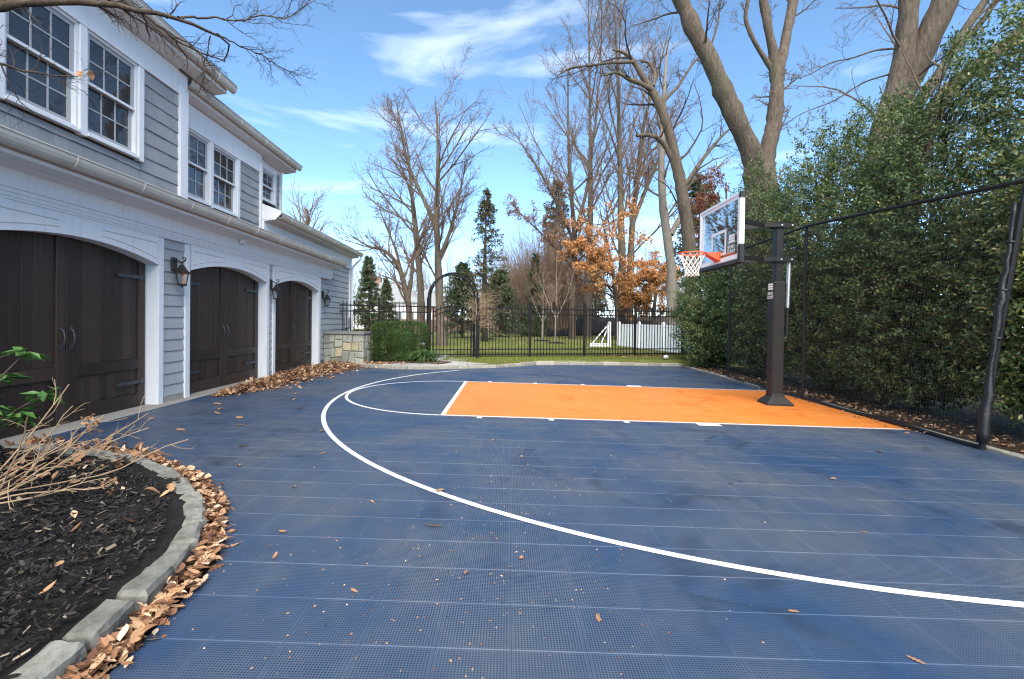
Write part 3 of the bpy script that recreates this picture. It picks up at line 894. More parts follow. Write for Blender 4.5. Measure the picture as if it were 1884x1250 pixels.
# jamb boards and reveals
for k, (a, b) in enumerate(DOORS):
    for side, y0, y1 in ((0, a - 0.11, a), (1, b, b + 0.10)):
        if k == 2 and side == 1: y1 = b + 0.145
        MB().cbox((DX - 0.1, y0, BOT), (0.0, y1, 2.42), 0.004).build('jamb_board', M['white'], house)
    # arched spandrel board: polygon under the frieze
    n = 28
    pts = []
    for i in range(n + 1):
        t = -1 + 2 * i / n
        pts.append((a + (b - a) * i / n, SPRING + (APEX - SPRING) * (1 - t * t)))
    V, F = [], []
    a2, b2 = a + 0.0005, b - 0.0005
    for (y, z) in pts:
        y = min(max(y, a2), b2)
        for x in (DX - 0.02, 0.002):
            V += [(x, y, z), (x, y, 2.425)]
    for i in range(n):
        q = 4 * i
        F += [(q + 2, q + 3, q + 7, q + 6), (q, q + 4, q + 5, q + 1), (q, q + 2, q + 6, q + 4), (q + 1, q + 5, q + 7, q + 3)]
    sp = MB().add(V, F).build('arch_board', M['white'], house)
    # thin mouldings that outline two sunk spandrel panels
    mid = (a + b) / 2
    for s in (-1, 1):
        e = a if s < 0 else b
        yo, yi = e - s * 0.05, mid + s * 0.28
        zt = 2.335
        arcz = lambda y: SPRING + (APEX - SPRING) * (1 - ((y - mid) / ((b - a) / 2)) ** 2) + 0.075
        line = [(0.005, yi, zt), (0.005, yo, zt)]
        MB().tube(line, 0.006, 4).build('panel_moulding', M['white_dirty'], sp)
        yy = np.linspace(yo, yi, 12)
        MB().tube([(0.005, y, min(arcz(y), zt - 0.004)) for y in yy], 0.005, 4).build('panel_moulding', M['white_dirty'], sp)
        MB().tube([(0.005, yo, zt), (0.005, yo, arcz(yo))], 0.005, 4).build('panel_moulding', M['white_dirty'], sp)
# doors
def arch_z(y, a, b): 
    t = (y - (a + b) / 2) / ((b - a) / 2)
    return SPRING + (APEX - SPRING) * (1 - t * t) + 0.03
def garage_door(a, b, label):
    d = MB().box((DX - 0.075, a - 0.05, BOT), (DX - 0.045, b + 0.05, 2.27)).build('garage_door', M['door'], house)
    d['label'] = label
    mid = (a + b) / 2
    x0, x1, x2 = DX - 0.044, DX - 0.028, DX - 0.008   # plank face, rail face
    zb = BOT + 0.045
    for s in (-1, 1):
        lo, hi = (a + 0.025, mid - 0.004) if s < 0 else (mid + 0.004, b - 0.025)
        st = 0.115
        # stiles
        for (p, q) in ((lo, lo + st), (hi - st, hi)):
            top = min(arch_z(p, a, b), arch_z(q, a, b)) + 0.05
            MB().cbox((x0, p, zb), (x2, q, top), 0.004).build('stile', M['door'], d)
        li, hi2 = lo + st + 0.002, hi - st - 0.002
        for (z0, z1) in ((zb, 0.265), (0.60, 0.738)):
            MB().cbox((x0, li, z0), (x2, hi2, z1), 0.005).build('rail', M['door'], d)
        n = 8
        for i in range(n):
            p, q = li + (hi2 - li) * i / n + 0.0016, li + (hi2 - li) * (i + 1) / n - 0.0016
            MB().cbox((x0, p, 0.7395), (x1, q, arch_z((p + q) / 2, a, b) + 0.05), 0.003).build('plank', M['door'], d)
            MB().cbox((x0, p, 0.2665), (x1 - 0.004, q, 0.5985), 0.003).build('plank', M['door'], d)
        # strap hinges on the outer edge, top and bottom
        e = hi if s > 0 else lo
        for zz in (1.845, 0.425):
            hm = MB().cbox((x2, e - s * 0.01, zz - 0.032), (x2 + 0.006, e - s * 0.075, zz + 0.032), 0.002)
            pts = [(0.085, 0.026), (0.34, 0.020), (0.44, 0.026), (0.475, 0.016), (0.5, 0.0), (0.475, -0.016), (0.44, -0.026), (0.34, -0.020), (0.085, -0.026)]
            n2 = len(pts)
            hm.add([(x2 + 0.001, e - s * u, zz + v_) for u, v_ in pts] + [(x2 + 0.007, e - s * u, zz + v_) for u, v_ in pts],
                   [tuple(range(n2)), tuple(range(n2, 2 * n2))] + [(i, (i + 1) % n2, n2 + (i + 1) % n2, n2 + i) for i in range(n2)])
            hm.tube([(x2 + 0.008, e - s * 0.08, zz - 0.034), (x2 + 0.008, e - s * 0.08, zz + 0.034)], 0.009, 6)
            hm.build('hinge', M['hinge'], d)
        # pull handle by the meeting edge
        yh = mid + s * 0.062
        hb = MB().tube([(x2 + 0.006, yh, 0.965), (x2 + 0.03, yh, 0.985), (x2 + 0.045, yh, 1.06), (x2 + 0.03, yh, 1.135), (x2 + 0.006, yh, 1.155)], [0.010, 0.008, 0.0075, 0.008, 0.010], 6)
        for zz in (0.955, 1.165):
            pl = [(0, 0.036), (0.022, 0.012), (0.026, -0.006), (0.012, -0.022), (-0.012, -0.022), (-0.026, -0.006), (-0.022, 0.012)]
            sg = 1 if zz > 1 else -1
            n3 = len(pl)
            hb.add([(x2 + 0.001, yh + u, zz + sg * v_) for u, v_ in pl] + [(x2 + 0.007, yh + u, zz + sg * v_) for u, v_ in pl],
                   [tuple(range(n3)), tuple(range(n3, 2 * n3))] + [(i, (i + 1) % n3, n3 + (i + 1) % n3, n3 + i) for i in range(n3)])
        hb.build('handle', M['hinge'], d)
    MB().box((DX - 0.04, a + 0.01, BOT - 0.002), (DX - 0.015, b - 0.01, zb - 0.004)).build('weather_seal', M['pole'], d)
for (a, b), lb in zip(DOORS, ('near garage door beside the planting bed', 'middle garage door between two lanterns', 'far garage door behind the leaf pile')):
    garage_door(a, b, lb)
# frieze: architrave steps, flat band, crown
FZ0 = -6.5; FZ1 = 4.47
prof = [(-0.06, 2.4255), (0.012, 2.4255), (0.012, 2.452), (0.022, 2.452), (0.022, 2.492), (0.032, 2.492), (0.032, 2.528), (0.046, 2.535), (0.046, 2.556), (0.018, 2.56), (0.018, 2.715), (0.05, 2.73), (0.09, 2.752), (0.29, 2.766), (0.30, 2.80), (0.02, 2.84), (-0.06, 2.84)]
MB().extrude(prof, (FZ0, FZ1)).build('frieze', M['white'], house)
# return of the frieze towards the far wall
MB().box((-0.10, FZ1 - 0.02, 2.50), (0.02, FZ1 + 0.09, 2.76)).build('frieze_return', M['white'], house)
# gutters (half round with brackets)
def gutter(name, lx, z, ly0, ly1, r=0.075, step=0.92):
    n = 9
    pts = [(lx - r + r * math.cos(math.pi + math.pi * i / n), z - 0.0 - r + r * 1.0 - r * math.sin(math.pi * i / n) * 1.25) for i in range(n + 1)]
    outer = [(lx - r - r * math.cos(math.pi * i / n), z - r * 1.55 * math.sin(math.pi * i / n)) for i in range(n + 1)]
    inner = [(lx - r - (r - 0.006) * math.cos(math.pi * i / n), z - (r - 0.006) * 1.55 * math.sin(math.pi * i / n)) for i in range(n + 1)]
    prof = outer + inner[::-1]
    g_ = MB().extrude(prof, (ly0, ly1))
    go = g_.build(name, M['gutter'], house, smooth=False)
    MB().tube([(lx, ly0, z + 0.004), (lx, ly1, z + 0.004)], 0.009, 6).build('bead', M['gutter'], go)
    y = ly0 + 0.45
    while y < ly1 - 0.1:
        ring = [(lx - r - (r + 0.004) * math.cos(math.pi * i / 10), y + 0.03 * math.sin(math.pi * i / 10) * 0, z - (r + 0.003) * 1.55 * math.sin(math.pi * i / 10)) for i in range(11)]
        MB().tube(ring, 0.006, 4).build('bracket', M['gutter'], go)
        y += step
    return go
gutter('gutter', 0.43, 2.925, -6.5, 4.60)
# pent roof between gutter and upper wall, fascia behind the gutter
MB().box((0.262, -6.5, 2.785), (0.276, 4.58, 2.94)).build('fascia', M['white'], house)
MB().extrude([(0.285, 2.945), (0.30, 2.965), (-0.2, 3.14), (-0.2, 3.10)], (-6.5, 4.60)).build('pent_roof', M['roof'], house)

# upper near section (proud) lx = 0.18
def shingles(ly0, ly1, z0, z1, lx, parent, seed, expo=0.185):
    r = random.Random(seed); z = z0
    while z < z1 - 0.03:
        zt = min(z + expo, z1); y = ly0
        while y < ly1 - 0.001:
            wd = r.uniform(0.12, 0.30); e = min(y + wd, ly1)
            if ly1 - e < 0.06: e = ly1
            clap(y + 0.001, e - 0.001, z + r.uniform(-.004, .004), zt - (0.012 if zt == z1 else 0), lx + r.uniform(-.0015, .0015), expo, parent, M['shingle'], 'shingle', 0.015)
            y = e
        z = zt
up = MB().box((-0.3, NEAR, 2.95), (0.03, -2.12, 4.75)).build('upper_wall', M['shingle'], house)
shingles(-6.0, -3.00, 2.99, 3.265, 0.145, up, 1, 0.185)
shingles(-2.99, -2.285, 2.99, 4.47, 0.145, up, 2, 0.185)
MB().cbox((0.10, -2.283, 2.96), (0.19, -2.11, 4.60), 0.004).build('corner_board', M['white'], house)
up2 = MB().box((-0.6, -2.12, 2.95), (-0.22, 0.52, 4.62)).build('upper_wall', M['shingle'], house)
shingles(-0.245, 0.525, 3.02, 4.25, -0.105, up2, 3, 0.168)
shingles(-2.1, -0.25, 3.02, 3.13, -0.105, up2, 4, 0.168)
MB().cbox((-0.22, 0.527, 2.98), (-0.06, 0.60, 4.42), 0.004).build('corner_board', M['white'], house)
up3 = MB().box((-3.0, 0.5, 3.3), (-0.345, 1.72, 4.66)).build('upper_wall', M['shingle'], house)
shingles(1.475, 1.70, 3.45, 4.60, -0.235, up3, 5, 0.14)
MB().cbox((-0.30, 1.70, 3.3), (-0.19, 1.78, 4.66), 0.004).build('corner_board', M['white'], house)

def window(ly0, ly1, z0, z1, lx, label, cols=3, mz=None):
    """double hung window with divided lights inside [ly0,ly1]x[z0,z1]"""
    wd = MB()
    fr = 0.028
    wd.box((lx - 0.05, ly0, z0), (lx + 0.02, ly0 + fr, z1)); wd.box((lx - 0.05, ly1 - fr, z0), (lx + 0.02, ly1, z1))
    wd.box((lx - 0.05, ly0 + fr, z1 - fr), (lx + 0.02, ly1 - fr, z1)); wd.box((lx - 0.05, ly0 + fr, z0), (lx + 0.026, ly1 - fr, z0 + fr))
    o = wd.build('window', M['white'], house)
    o['label'] = label
    mz = mz or (z0 + z1) / 2
    a, b = ly0 + fr + 0.002, ly1 - fr - 0.002
    for k, (p, q, xo) in enumerate(((mz - 0.018, z1 - fr - 0.002, -0.002), (z0 + fr + 0.002, mz + 0.016, -0.032))):
        sw = 0.042
        s = MB()
        s.box((lx + xo - 0.026, a, p), (lx + xo, a + sw, q)); s.box((lx + xo - 0.026, b - sw, p), (lx + xo, b, q))
        s.box((lx + xo - 0.026, a + sw, q - sw), (lx + xo, b - sw, q)); s.box((lx + xo - 0.026, a + sw, p), (lx + xo, b - sw, p + (0.03 if k == 0 else 0.055)))
        s.build('sash', M['sash'], o)
        pa, pb, pz0, pz1 = a + sw, b - sw, p + (0.03 if k == 0 else 0.055), q - sw
        for c in range(1, cols):
            y = pa + (pb - pa) * c / cols
            MB().box((lx + xo - 0.022, y - 0.008, pz0), (lx + xo - 0.004, y + 0.008, pz1)).build('muntin', M['sash'], o)
        zc = (pz0 + pz1) / 2
        for c in range(cols):
            y0_ = pa + (pb - pa) * c / cols + (0.0085 if c else 0); y1_ = pa + (pb - pa) * (c + 1) / cols - (0.0085 if c < cols - 1 else 0)
            MB().box((lx + xo - 0.021, y0_, zc - 0.008), (lx + xo - 0.005, y1_, zc + 0.008)).build('muntin', M['sash'], o)
            for (u, v_) in ((pz0, zc - 0.0085), (zc + 0.0085, pz1)):
                po = MB().box((-0.002, y0_ - (y0_ + y1_) / 2, u - (u + v_) / 2), (0.002, y1_ - (y0_ + y1_) / 2, v_ - (u + v_) / 2)).build('pane', M['window_glass'], o, loc=(lx + xo - 0.014, (y0_ + y1_) / 2, (u + v_) / 2))
                po.rotation_euler = (0, random.Random(y0_ + u).uniform(-.006, .006), random.Random(y0_ - u).uniform(-.006, .006))
        if k == 0:
            MB().box((lx + xo, a, p - 0.004), (lx + xo + 0.012, b, p + 0.026)).build('meeting_rail', M['white'], o)
    MB().box((lx - 0.02, ly0 - 0.0, z0 - 0.03), (lx + 0.05, ly1 + 0.0, z0 - 0.001)).build('sill', M['white'], o)
    MB().box((lx - 0.12, a, z0 + fr), (lx - 0.10, b, z1 - fr)).build('backing', M['iron'], o)
    return o
WL = 0.165
window(-5.69, -4.775, 3.31, 4.445, WL, 'window at the near end of the upper wall')
window(-4.70, -3.925, 3.31, 4.445, WL, 'nearer window of the large upper pair', mz=3.885)
window(-3.83, -3.085, 3.31, 4.445, WL, 'farther window of the large upper pair', mz=3.885)
for (p, q) in ((-4.773, -4.702), (-3.923, -3.832), (-3.083, -2.995)):
    MB().cbox((0.14, p, 3.265), (0.205, q, 4.468), 0.004).build('window_casing', M['white'], house)
MB().box((0.14, -5.7, 4.447), (0.212, -2.995, 4.469)).build('window_head', M['white'], house)
window(-1.90, -1.165, 3.175, 4.215, -0.09, 'nearer window of the small upper pair', mz=3.72)
window(-1.075, -0.335, 3.175, 4.215, -0.09, 'farther window of the small upper pair', mz=3.72)
for (p, q) in ((-1.163, -1.077), (-0.333, -0.25)):
    MB().cbox((-0.112, p, 3.13), (-0.05, q, 4.236), 0.004).build('window_casing', M['white'], house)
MB().box((-0.11, -2.0, 4.217), (-0.045, -0.25, 4.237)).build('window_head', M['white'], house)
window(0.86, 1.40, 3.80, 4.43, -0.215, 'small window above the low roof', cols=2)
for (p, q) in ((0.78, 0.858), (1.402, 1.47)):
    MB().cbox((-0.25, p, 3.77), (-0.18, q, 4.47), 0.004).build('window_casing', M['white'], house)
MB().box((-0.25, 0.79, 4.433), (-0.17, 1.47, 4.50)).build('window_head', M['white'], house)
# upper friezes, soffits, eaves and roofs
MB().box((0.10, -6.0, 4.472), (0.172, -2.112, 4.80)).build('frieze', M['white'], house)
MB().box((-0.16, -2.11, 4.24), (-0.078, 0.598, 4.60)).build('frieze', M['white'], house)
MB().box((-0.29, 0.60, 4.51), (-0.20, 1.77, 4.70)).build('frieze', M['white'], house)
MB().extrude([(0.10, 4.80), (0.37, 4.845), (0.39, 4.845), (0.39, 4.99), (0.10, 4.99)], (-6.0, -1.50)).build('soffit', M['soffit'], house)
gutter('eave_gutter', 0.50, 4.985, -6.0, -1.40, 0.06)
MB().extrude([(0.50, 4.99), (0.50, 5.02), (-4.2, 7.15), (-4.2, 7.10)], (NEAR, -1.40)).build('roof', M['roof'], house)
MB().extrude([(-0.18, 4.60), (0.07, 4.645), (0.085, 4.645), (0.085, 4.78), (-0.20, 4.78)], (-2.1, 1.86)).build('soffit', M['soffit'], house)
MB().extrude([(-3.0, 4.705), (-0.19, 4.705), (-0.19, 4.78), (-3.0, 4.78)], (-2.1, 1.86)).build('soffit', M['soffit'], house)
gutter('eave_gutter', 0.20, 4.78, -2.05, 1.90, 0.058)
MB().extrude([(0.20, 4.785), (0.20, 4.81), (-4.4, 6.8), (-4.4, 6.75)], (-2.3, 1.93)).build('roof', M['roof'], house)
# low rear wing above the far garage bays
MB().box((-0.30, 0.60, 2.94), (-0.03, FAR - 0.02, 3.30)).build('frieze', M['white'], house)
MB().extrude([(-0.03, 3.28), (0.17, 3.31), (0.185, 3.31), (0.185, 3.44), (-0.10, 3.44)], (0.61, FAR + 0.02)).build('soffit', M['soffit'], house)
gutter('low_gutter', 0.33, 3.45, 0.66, FAR + 0.05, 0.07)
MB().extrude([(0.30, 3.455), (0.30, 3.48), (-0.335, 3.712), (-0.335, 3.687)], (0.66, 1.785)).build('roof', M['roof'], house)
MB().extrude([(0.30, 3.455), (0.30, 3.48), (-4.4, 5.2), (-4.4, 5.15)], (1.79, FAR + 0.12)).build('roof', M['roof'], house)
MB().extrude([(0.19, 3.31), (0.31, 3.44), (0.31, 3.49), (-0.20, 3.68), (-0.20, 3.31)], (0.605, 0.655)).build('eave_return', M['white'], house)
MB().cbox((-0.16, FAR - 0.09, 0.02), (-0.05, FAR + 0.012, 2.97), 0.004).build('corner_board', M['white'], house)
# downspout elbow and pipe at the far corner
MB().tube([(0.27, FAR - 0.02, 3.36), (0.27, FAR - 0.02, 3.27), (0.02, FAR - 0.04, 3.02), (0.0, FAR - 0.04, 2.9), (0.0, FAR - 0.04, 0.95)], 0.035, 8).build('downspout', M['white'], house)
MB().box((-8.0, NEAR, 2.9), (-0.5, FAR - 0.3, 2.95)).build('floor_slab', M['concrete'], house)
# concrete apron in front of the doors
MB().cbox((-0.55, NEAR, -0.1), (0.13, 4.2, BOT + 0.068), 0.01).build('apron', M['concrete'], house)

# ------------------------------------------------------------------ things on the house wall
def lantern(lx, ly, zc, label):
    p = HW(lx, ly, zc)
    t = thing('wall_lantern', label, 'lantern', p, HYAW, 'wall lanterns beside the garage doors')
    t.scale = (1.25, 1.25, 1.25)
    b = MB().cbox((0, -0.05, -0.04), (0.022, 0.05, 0.12), 0.012)
    b.build('back_plate', M['bronze'], t)
    a = MB().tube([(0.02, 0, 0.06), (0.045, 0, 0.09), (0.065, 0, 0.08), (0.085, 0, 0.064), (0.105, 0, 0.062)], 0.008, 6)
    a.tube([(0.105, 0, 0.062), (0.135, 0, 0.08), (0.147, 0, 0.105), (0.136, 0, 0.125), (0.115, 0, 0.123), (0.108, 0, 0.105), (0.118, 0, 0.098)], [.008, .008, .007, .006, .006, .005, .004], 6)
    a.tube([(0.105, 0, 0.062), (0.105, 0, 0.03)], 0.007, 6)
    a.build('scroll_arm', M['bronze'], t)
    c = (0.105, 0, 0)
    MB().lathe([(0.018, 0.035), (0.03, 0.02), (0.062, -0.03), (0.098, -0.058), (0.098, -0.07), (0.07, -0.07)], 6, c).build('hood', M['bronze'], t)
    MB().lathe([(0.068, -0.07), (0.045, -0.19)], 6, c, caps=False).build('glass', M['lamp_glass'], t)
    cg = MB()
    for i in range(6):
        an = 2 * math.pi * i / 6
        cg.tube([(0.105 + 0.070 * math.cos(an), 0.070 * math.sin(an), -0.068), (0.105 + 0.047 * math.cos(an), 0.047 * math.sin(an), -0.192)], 0.0045, 5)
    cg.lathe([(0.05, -0.19), (0.056, -0.195), (0.05, -0.207), (0.012, -0.215), (0.006, -0.232)], 6, c)
    cg.build('cage', M['bronze'], t)
    MB().lathe([(0.012, -0.19), (0.012, -0.115), (0.006, -0.10), (0.003, -0.085)], 8, c).build('candle', M['print'], t)
lantern(-0.018, -2.115, 2.03, 'bronze wall lantern between the near and middle garage doors')
lantern(-0.018, 0.86, 1.965, 'bronze wall lantern between the middle and far garage doors')
lantern(-0.088, 4.03, 1.93, 'bronze wall lantern on grey siding beyond the far garage door')
t = thing('security_camera', 'small white dome security camera under the middle of the eave', 'camera', HW(0.02, -0.40, 2.70), HYAW)
MB().lathe([(0.05, 0.03), (0.05, 0.0), (0.045, -0.01)], 14, (0.05, 0, 0)).build('mount', M['white'], t)
MB().lathe([(0.04, -0.008), (0.042, -0.03), (0.03, -0.055), (0.012, -0.066)], 14, (0.05, 0, 0)).build('dome', M['vinyl_white'], t, True)
MB().lathe([(0.014, 0.0), (0.012, -0.012)], 10, (0.07, -0.02, -0.05)).build('lens', M['iron'], t)
t = thing('utility_box', 'grey utility box with conduit at the corner of the house', 'utility box', HW(-0.09, 6.12, 1.02), HYAW)
MB().cbox((0, -0.13, 0), (0.10, 0.13, 0.34), 0.012).build('box', M['box_grey'], t)
MB().cbox((0.10, -0.11, 0.03), (0.113, 0.11, 0.31), 0.006).build('door', M['box_grey'], t)
MB().tube([(0.05, -0.04, 0), (0.05, -0.04, -0.9)], 0.02, 8).build('conduit', M['box_grey'], t)
MB().tube([(0.05, 0.06, 0), (0.05, 0.06, -0.9)], 0.014, 8).build('conduit', M['box_grey'], t)

# ================================================================== THINGS BY THE GATE
# ---- fieldstone pier
pier = thing('stone_pier', 'low fieldstone pier with a dark slab cap at the corner of the house', 'stone pier', (-4.58, 13.15, 0.06))
PW, PD, PH = 0.56, 0.75, 0.82
MB().box((-PW + .02, .02, 0), (PW - .02, PD - .02, PH)).build('core', M['mortar'], pier)
MB().cbox((-PW - .03, -.04, PH), (PW + .03, PD + .03, PH + .075), 0.012).build('cap', M['cap'], pier)
def stone_face(parent, w, h, n, seed, place):
    for k, q in enumerate(split_poly([(0, 0), (w, 0), (w, h), (0, h)], n, seed)):
        r = random.Random(seed * 31 + k)
        q = [(x + r.uniform(-.012, .012) * (0.02 < x < w - .02), y + r.uniform(-.012, .012) * (0.02 < y < h - .02)) for x, y in q]
        o2 = shrink(q, 0.013); i2 = shrink(q, 0.03)
        d = r.uniform(0.012, 0.03)
        V = [place(x, y, -0.02) for x, y in o2] + [place(x, y, d * 0.55) for x, y in o2] + [place(x, y, d) for x, y in i2]
        m = len(q)
        F = [(i, (i + 1) % m, m + (i + 1) % m, m + i) for i in range(m)] + [(m + i, m + (i + 1) % m, 2 * m + (i + 1) % m, 2 * m + i) for i in range(m)] + [tuple(range(2 * m, 3 * m))]
        MB().add(V, F).build('stone', M['fieldstone2'] if r.random() < 0.22 else M['fieldstone'], parent)
def rot_split(w, h, n, seed): return split_poly([(0, 0), (w, 0), (w, h), (0, h)], n, seed)
stone_face(pier, 2 * PW, PH, 19, 4, lambda u, v, d: (-PW + u, 0.0 - d + .015, v))
stone_face(pier, PD, PH, 12, 9, lambda u, v, d: (PW + d - .015, u, v))

# ---- leaf cards: vectorised small folded leaves
def leaf_cards(C, Dr, Up, L, W, curl=0.15, simple=True):
    """C centres (base), Dr leaf direction, Up leaf normal, sizes -> 6-vertex folded leaf, 4 quads/tris"""
    n = len(C)
    Dr = Dr / (np.linalg.norm(Dr, axis=1, keepdims=True) + 1e-9)
    S = np.cross(Dr, Up); S /= np.linalg.norm(S, axis=1, keepdims=True) + 1e-9
    N = np.cross(S, Dr)
    L = np.broadcast_to(np.asarray(L, float), (n,))[:, None]; W = np.broadcast_to(np.asarray(W, float), (n,))[:, None]
    b = C
    m = C + Dr * L * 0.5 - N * L * curl * 0.5
    tip = C + Dr * L - N * L * curl * 0.2
    l = C + Dr * L * 0.48 + S * W * 0.5 + N * W * 0.18
    r = C + Dr * L * 0.48 - S * W * 0.5 + N * W * 0.18
    if simple:                      # two triangles folded along the midrib
        V = np.stack([b, l, tip, r], 1).reshape(-1, 3)
        k = np.arange(n)[:, None] * 4
        return V, np.concatenate([k + np.array([[0, 2, 1]]), k + np.array([[0, 3, 2]])])
    V = np.stack([b, l, m, r, tip], 1).reshape(-1, 3)
    k = np.arange(n)[:, None] * 5
    F = np.concatenate([k + np.array([[0, 2, 1]]), k + np.array([[0, 3, 2]]), k + np.array([[1, 2, 4]]), k + np.array([[2, 3, 4]])])
    return V, F
def unit(v): return v / (np.linalg.norm(v, axis=-1, keepdims=True) + 1e-9)
def rand_dirs(r, n): return unit(r.normal(size=(n, 3)))

# ---- clipped yew hedge
yew = thing('clipped_hedge', 'clipped dark green box hedge between the stone pier and the gate', 'hedge', (-3.25, 14.35, 0.09))
def rounded_box_points(r, n, hx, hy, z0, z1, p=5.0):
    d = rand_dirs(r, n)
    q = np.abs(d) ** p
    s = 1 / (q.sum(1) ** (1 / p))
    s2 = d * s[:, None]
    return s2 * np.array([hx, hy, (z1 - z0) / 2]) + np.array([0, 0, (z0 + z1) / 2]), s2
r_ = np.random.default_rng(21)
P, D = rounded_box_points(r_, 26000, 0.74, 0.72, 0.0, 1.14, 8.0)
lump = 1 + 0.05 * np.sin(P[:, 0:1] * 9 + 2 * np.sin(P[:, 2:3] * 6)) * np.cos(P[:, 1:2] * 8) * np.sin(P[:, 2:3] * 8 + 1)
P = (P - [0, 0, .57]) * lump * r_.uniform(0.88, 1.02, (len(P), 1)) + [0, 0, .57]
P = P[P[:, 2] > 0.05]; D = D[:len(P)]
V, F = leaf_cards(P, unit(P - [0, 0, .4]) * .8 + rand_dirs(r_, len(P)) * .9, rand_dirs(r_, len(P)) + [0, 0, .5], r_.uniform(.035, .06, len(P)), .016)
link_mesh('foliage', np_mesh('yew', V, [F]), M['yew'], yew)
core = MB(); 
Pc, _ = rounded_box_points(np.random.default_rng(3), 10, .6, .6, .05, 1.0)
core.lathe([(0.15, 0.0), (0.40, 0.12), (0.48, 0.5), (0.46, 0.8), (0.3, 0.95)], 10).build('inner_branches', M['yew'], yew)

# ---- strap-leaved clump and the small path light in front of the hedge
clump = thing('strap_leaf_plant', 'clump of arching green strap leaves in front of the clipped hedge', 'plant', (-2.42, 13.72, 0.09))
def strap_clump(n, L, r):
    parts = []
    a = r.uniform(0, 2 * math.pi, n); el = r.uniform(0.7, 1.45, n); ln = L * r.uniform(.6, 1.15, n)
    base = np.stack([r.normal(0, .13, n), r.normal(0, .1, n), np.zeros(n)], 1)
    t = np.linspace(0, 1, 7)
    hx = np.cos(a)[:, None] * (np.cos(el)[:, None] * t * ln[:, None] + 0.38 * ln[:, None] * t ** 2)
    hy = np.sin(a)[:, None] * (np.cos(el)[:, None] * t * ln[:, None] + 0.38 * ln[:, None] * t ** 2)
    hz = np.sin(el)[:, None] * t * ln[:, None] - 0.62 * ln[:, None] * t ** 2.4
    P = np.stack([hx, hy, np.maximum(hz, 0.01)], -1) + base[:, None, :]
    w = (0.009 * (1 - t ** 3) + 0.001)[None, :, None]
    S = np.stack([-np.sin(a), np.cos(a), np.zeros(n)], 1)[:, None, :]
    A, B = P - S * w, P + S * w
    V = np.concatenate([A, B], 1).reshape(-1, 3)
    k = np.arange(n)[:, None, None] * 14; j = np.arange(6)[None, :, None]
    F = np.concatenate([k + j, k + j + 1, k + j + 8, k + j + 7], -1).reshape(-1, 4)
    return V, F
V, F = strap_clump(520, 0.82, r_)
link_mesh('leaves', np_mesh('strap_leaves', V, [F]), M['strap'], clump)
def path_light(loc, label, h=0.5):
    t = thing('path_light', label, 'garden light', loc)
    MB().tube([(0, 0, -0.05), (0, 0, h - .05)], 0.014, 8).build('stake', M['bronze'], t)
    MB().lathe([(0.035, h - .09), (0.035, h - .03)], 10).build('lens', M['lamp_glass'], t)
    MB().lathe([(0.005, h + .035), (0.03, h + .028), (0.075, h + .004), (0.092, h - .02), (0.092, h - .028), (0.03, h - .028)], 14).build('hood', M['box_grey'], t, True)
path_light((-2.55, 14.02, 0.09), 'small mushroom path light rising above the strap leaves', 0.53)
lt = thing('court_light', 'small round white garden light at the back corner of the court', 'garden light', (5.25, 15.72, LAWN_Z))
MB().tube([(0, 0, -0.05), (0, 0, 0.06)], 0.012, 8).build('stake', M['pole'], lt)
MB().lathe([(0.015, 0.04), (0.07, 0.06), (0.085, 0.10), (0.07, 0.14), (0.02, 0.155)], 14).build('globe', M['vinyl_white'], lt, True)
MB().box((-0.012, -0.09, 0.07), (0.012, -0.075, 0.13)).build('clip', M['pole'], lt)
dm = thing('door_mat', 'brown doormat lying on the flagstones before the gate', 'mat', (-2.28, 13.55, 0.104), -0.22)
MB().cbox((-0.55, -0.30, 0), (0.55, 0.32, 0.022), 0.006).build('pile', M['mat_brown'], dm)
eb = MB(); eb.box((-0.585, -0.335, 0.0), (0.585, -0.30, 0.016)); eb.box((-0.585, 0.32, 0), (0.585, 0.355, 0.016)); eb.box((-0.585, -0.30, 0), (-0.55, 0.32, 0.016)); eb.box((0.55, -0.30, 0), (0.585, 0.32, 0.016))
eb.build('border', M['pole'], dm)

# ---- iron fence, gate and arbor along a slightly turned line
FA = math.atan(0.27)
def fy(x): return 15.93 + 0.27 * x
picket = MB(); picket.box((-0.0115, -0.0115, 0.0), (0.0115, 0.0115, 1.72))
picket.add([(-0.011, -0.011, 1.72), (0.011, -0.011, 1.72), (0.011, 0.011, 1.72), (-0.011, 0.011, 1.72), (0, 0, 1.80)], [(0, 1, 4), (1, 2, 4), (2, 3, 4), (3, 0, 4), (3, 2, 1, 0)])
picket_me = picket.mesh('picket'); picket_me.materials.append(M['iron'])
def iron_fence(x0, x1, posts, label, step=0.113):
    t = thing('iron_fence', label, 'fence', (x0, fy(x0), LAWN_Z), FA)
    L = (x1 - x0) / math.cos(FA)
    for z in (0.10, 0.27, 1.46, 1.64):
        MB().box((0, -0.018, z - 0.019), (L, 0.018, z + 0.019)).build('rail', M['iron'], t)
    ps = [(p - x0) / math.cos(FA) for p in posts]
    for p in ps:
        MB().cbox((p - 0.034, -0.034, -0.1), (p + 0.034, 0.034, 1.84), 0.003).lathe([(0.03, 1.84), (0.048, 1.855), (0.03, 1.875), (0.008, 1.90)], 4, (p, 0, 0)).build('post', M['iron'], t)
    u = 0.06
    while u < L - 0.03:
        if all(abs(u - p) > 0.06 for p in ps): link_mesh('picket', picket_me, None, t, (u, -0.0005, 0.02))
        u += step
    return t
iron_fence(-1.12, 7.2, [0.76, 2.68, 4.60, 6.5], 'black iron picket fence on the lawn, right of the gate')
iron_fence(-7.0, -2.50, [-6.2, -4.05], 'black iron picket fence behind the clipped hedge, left of the gate')
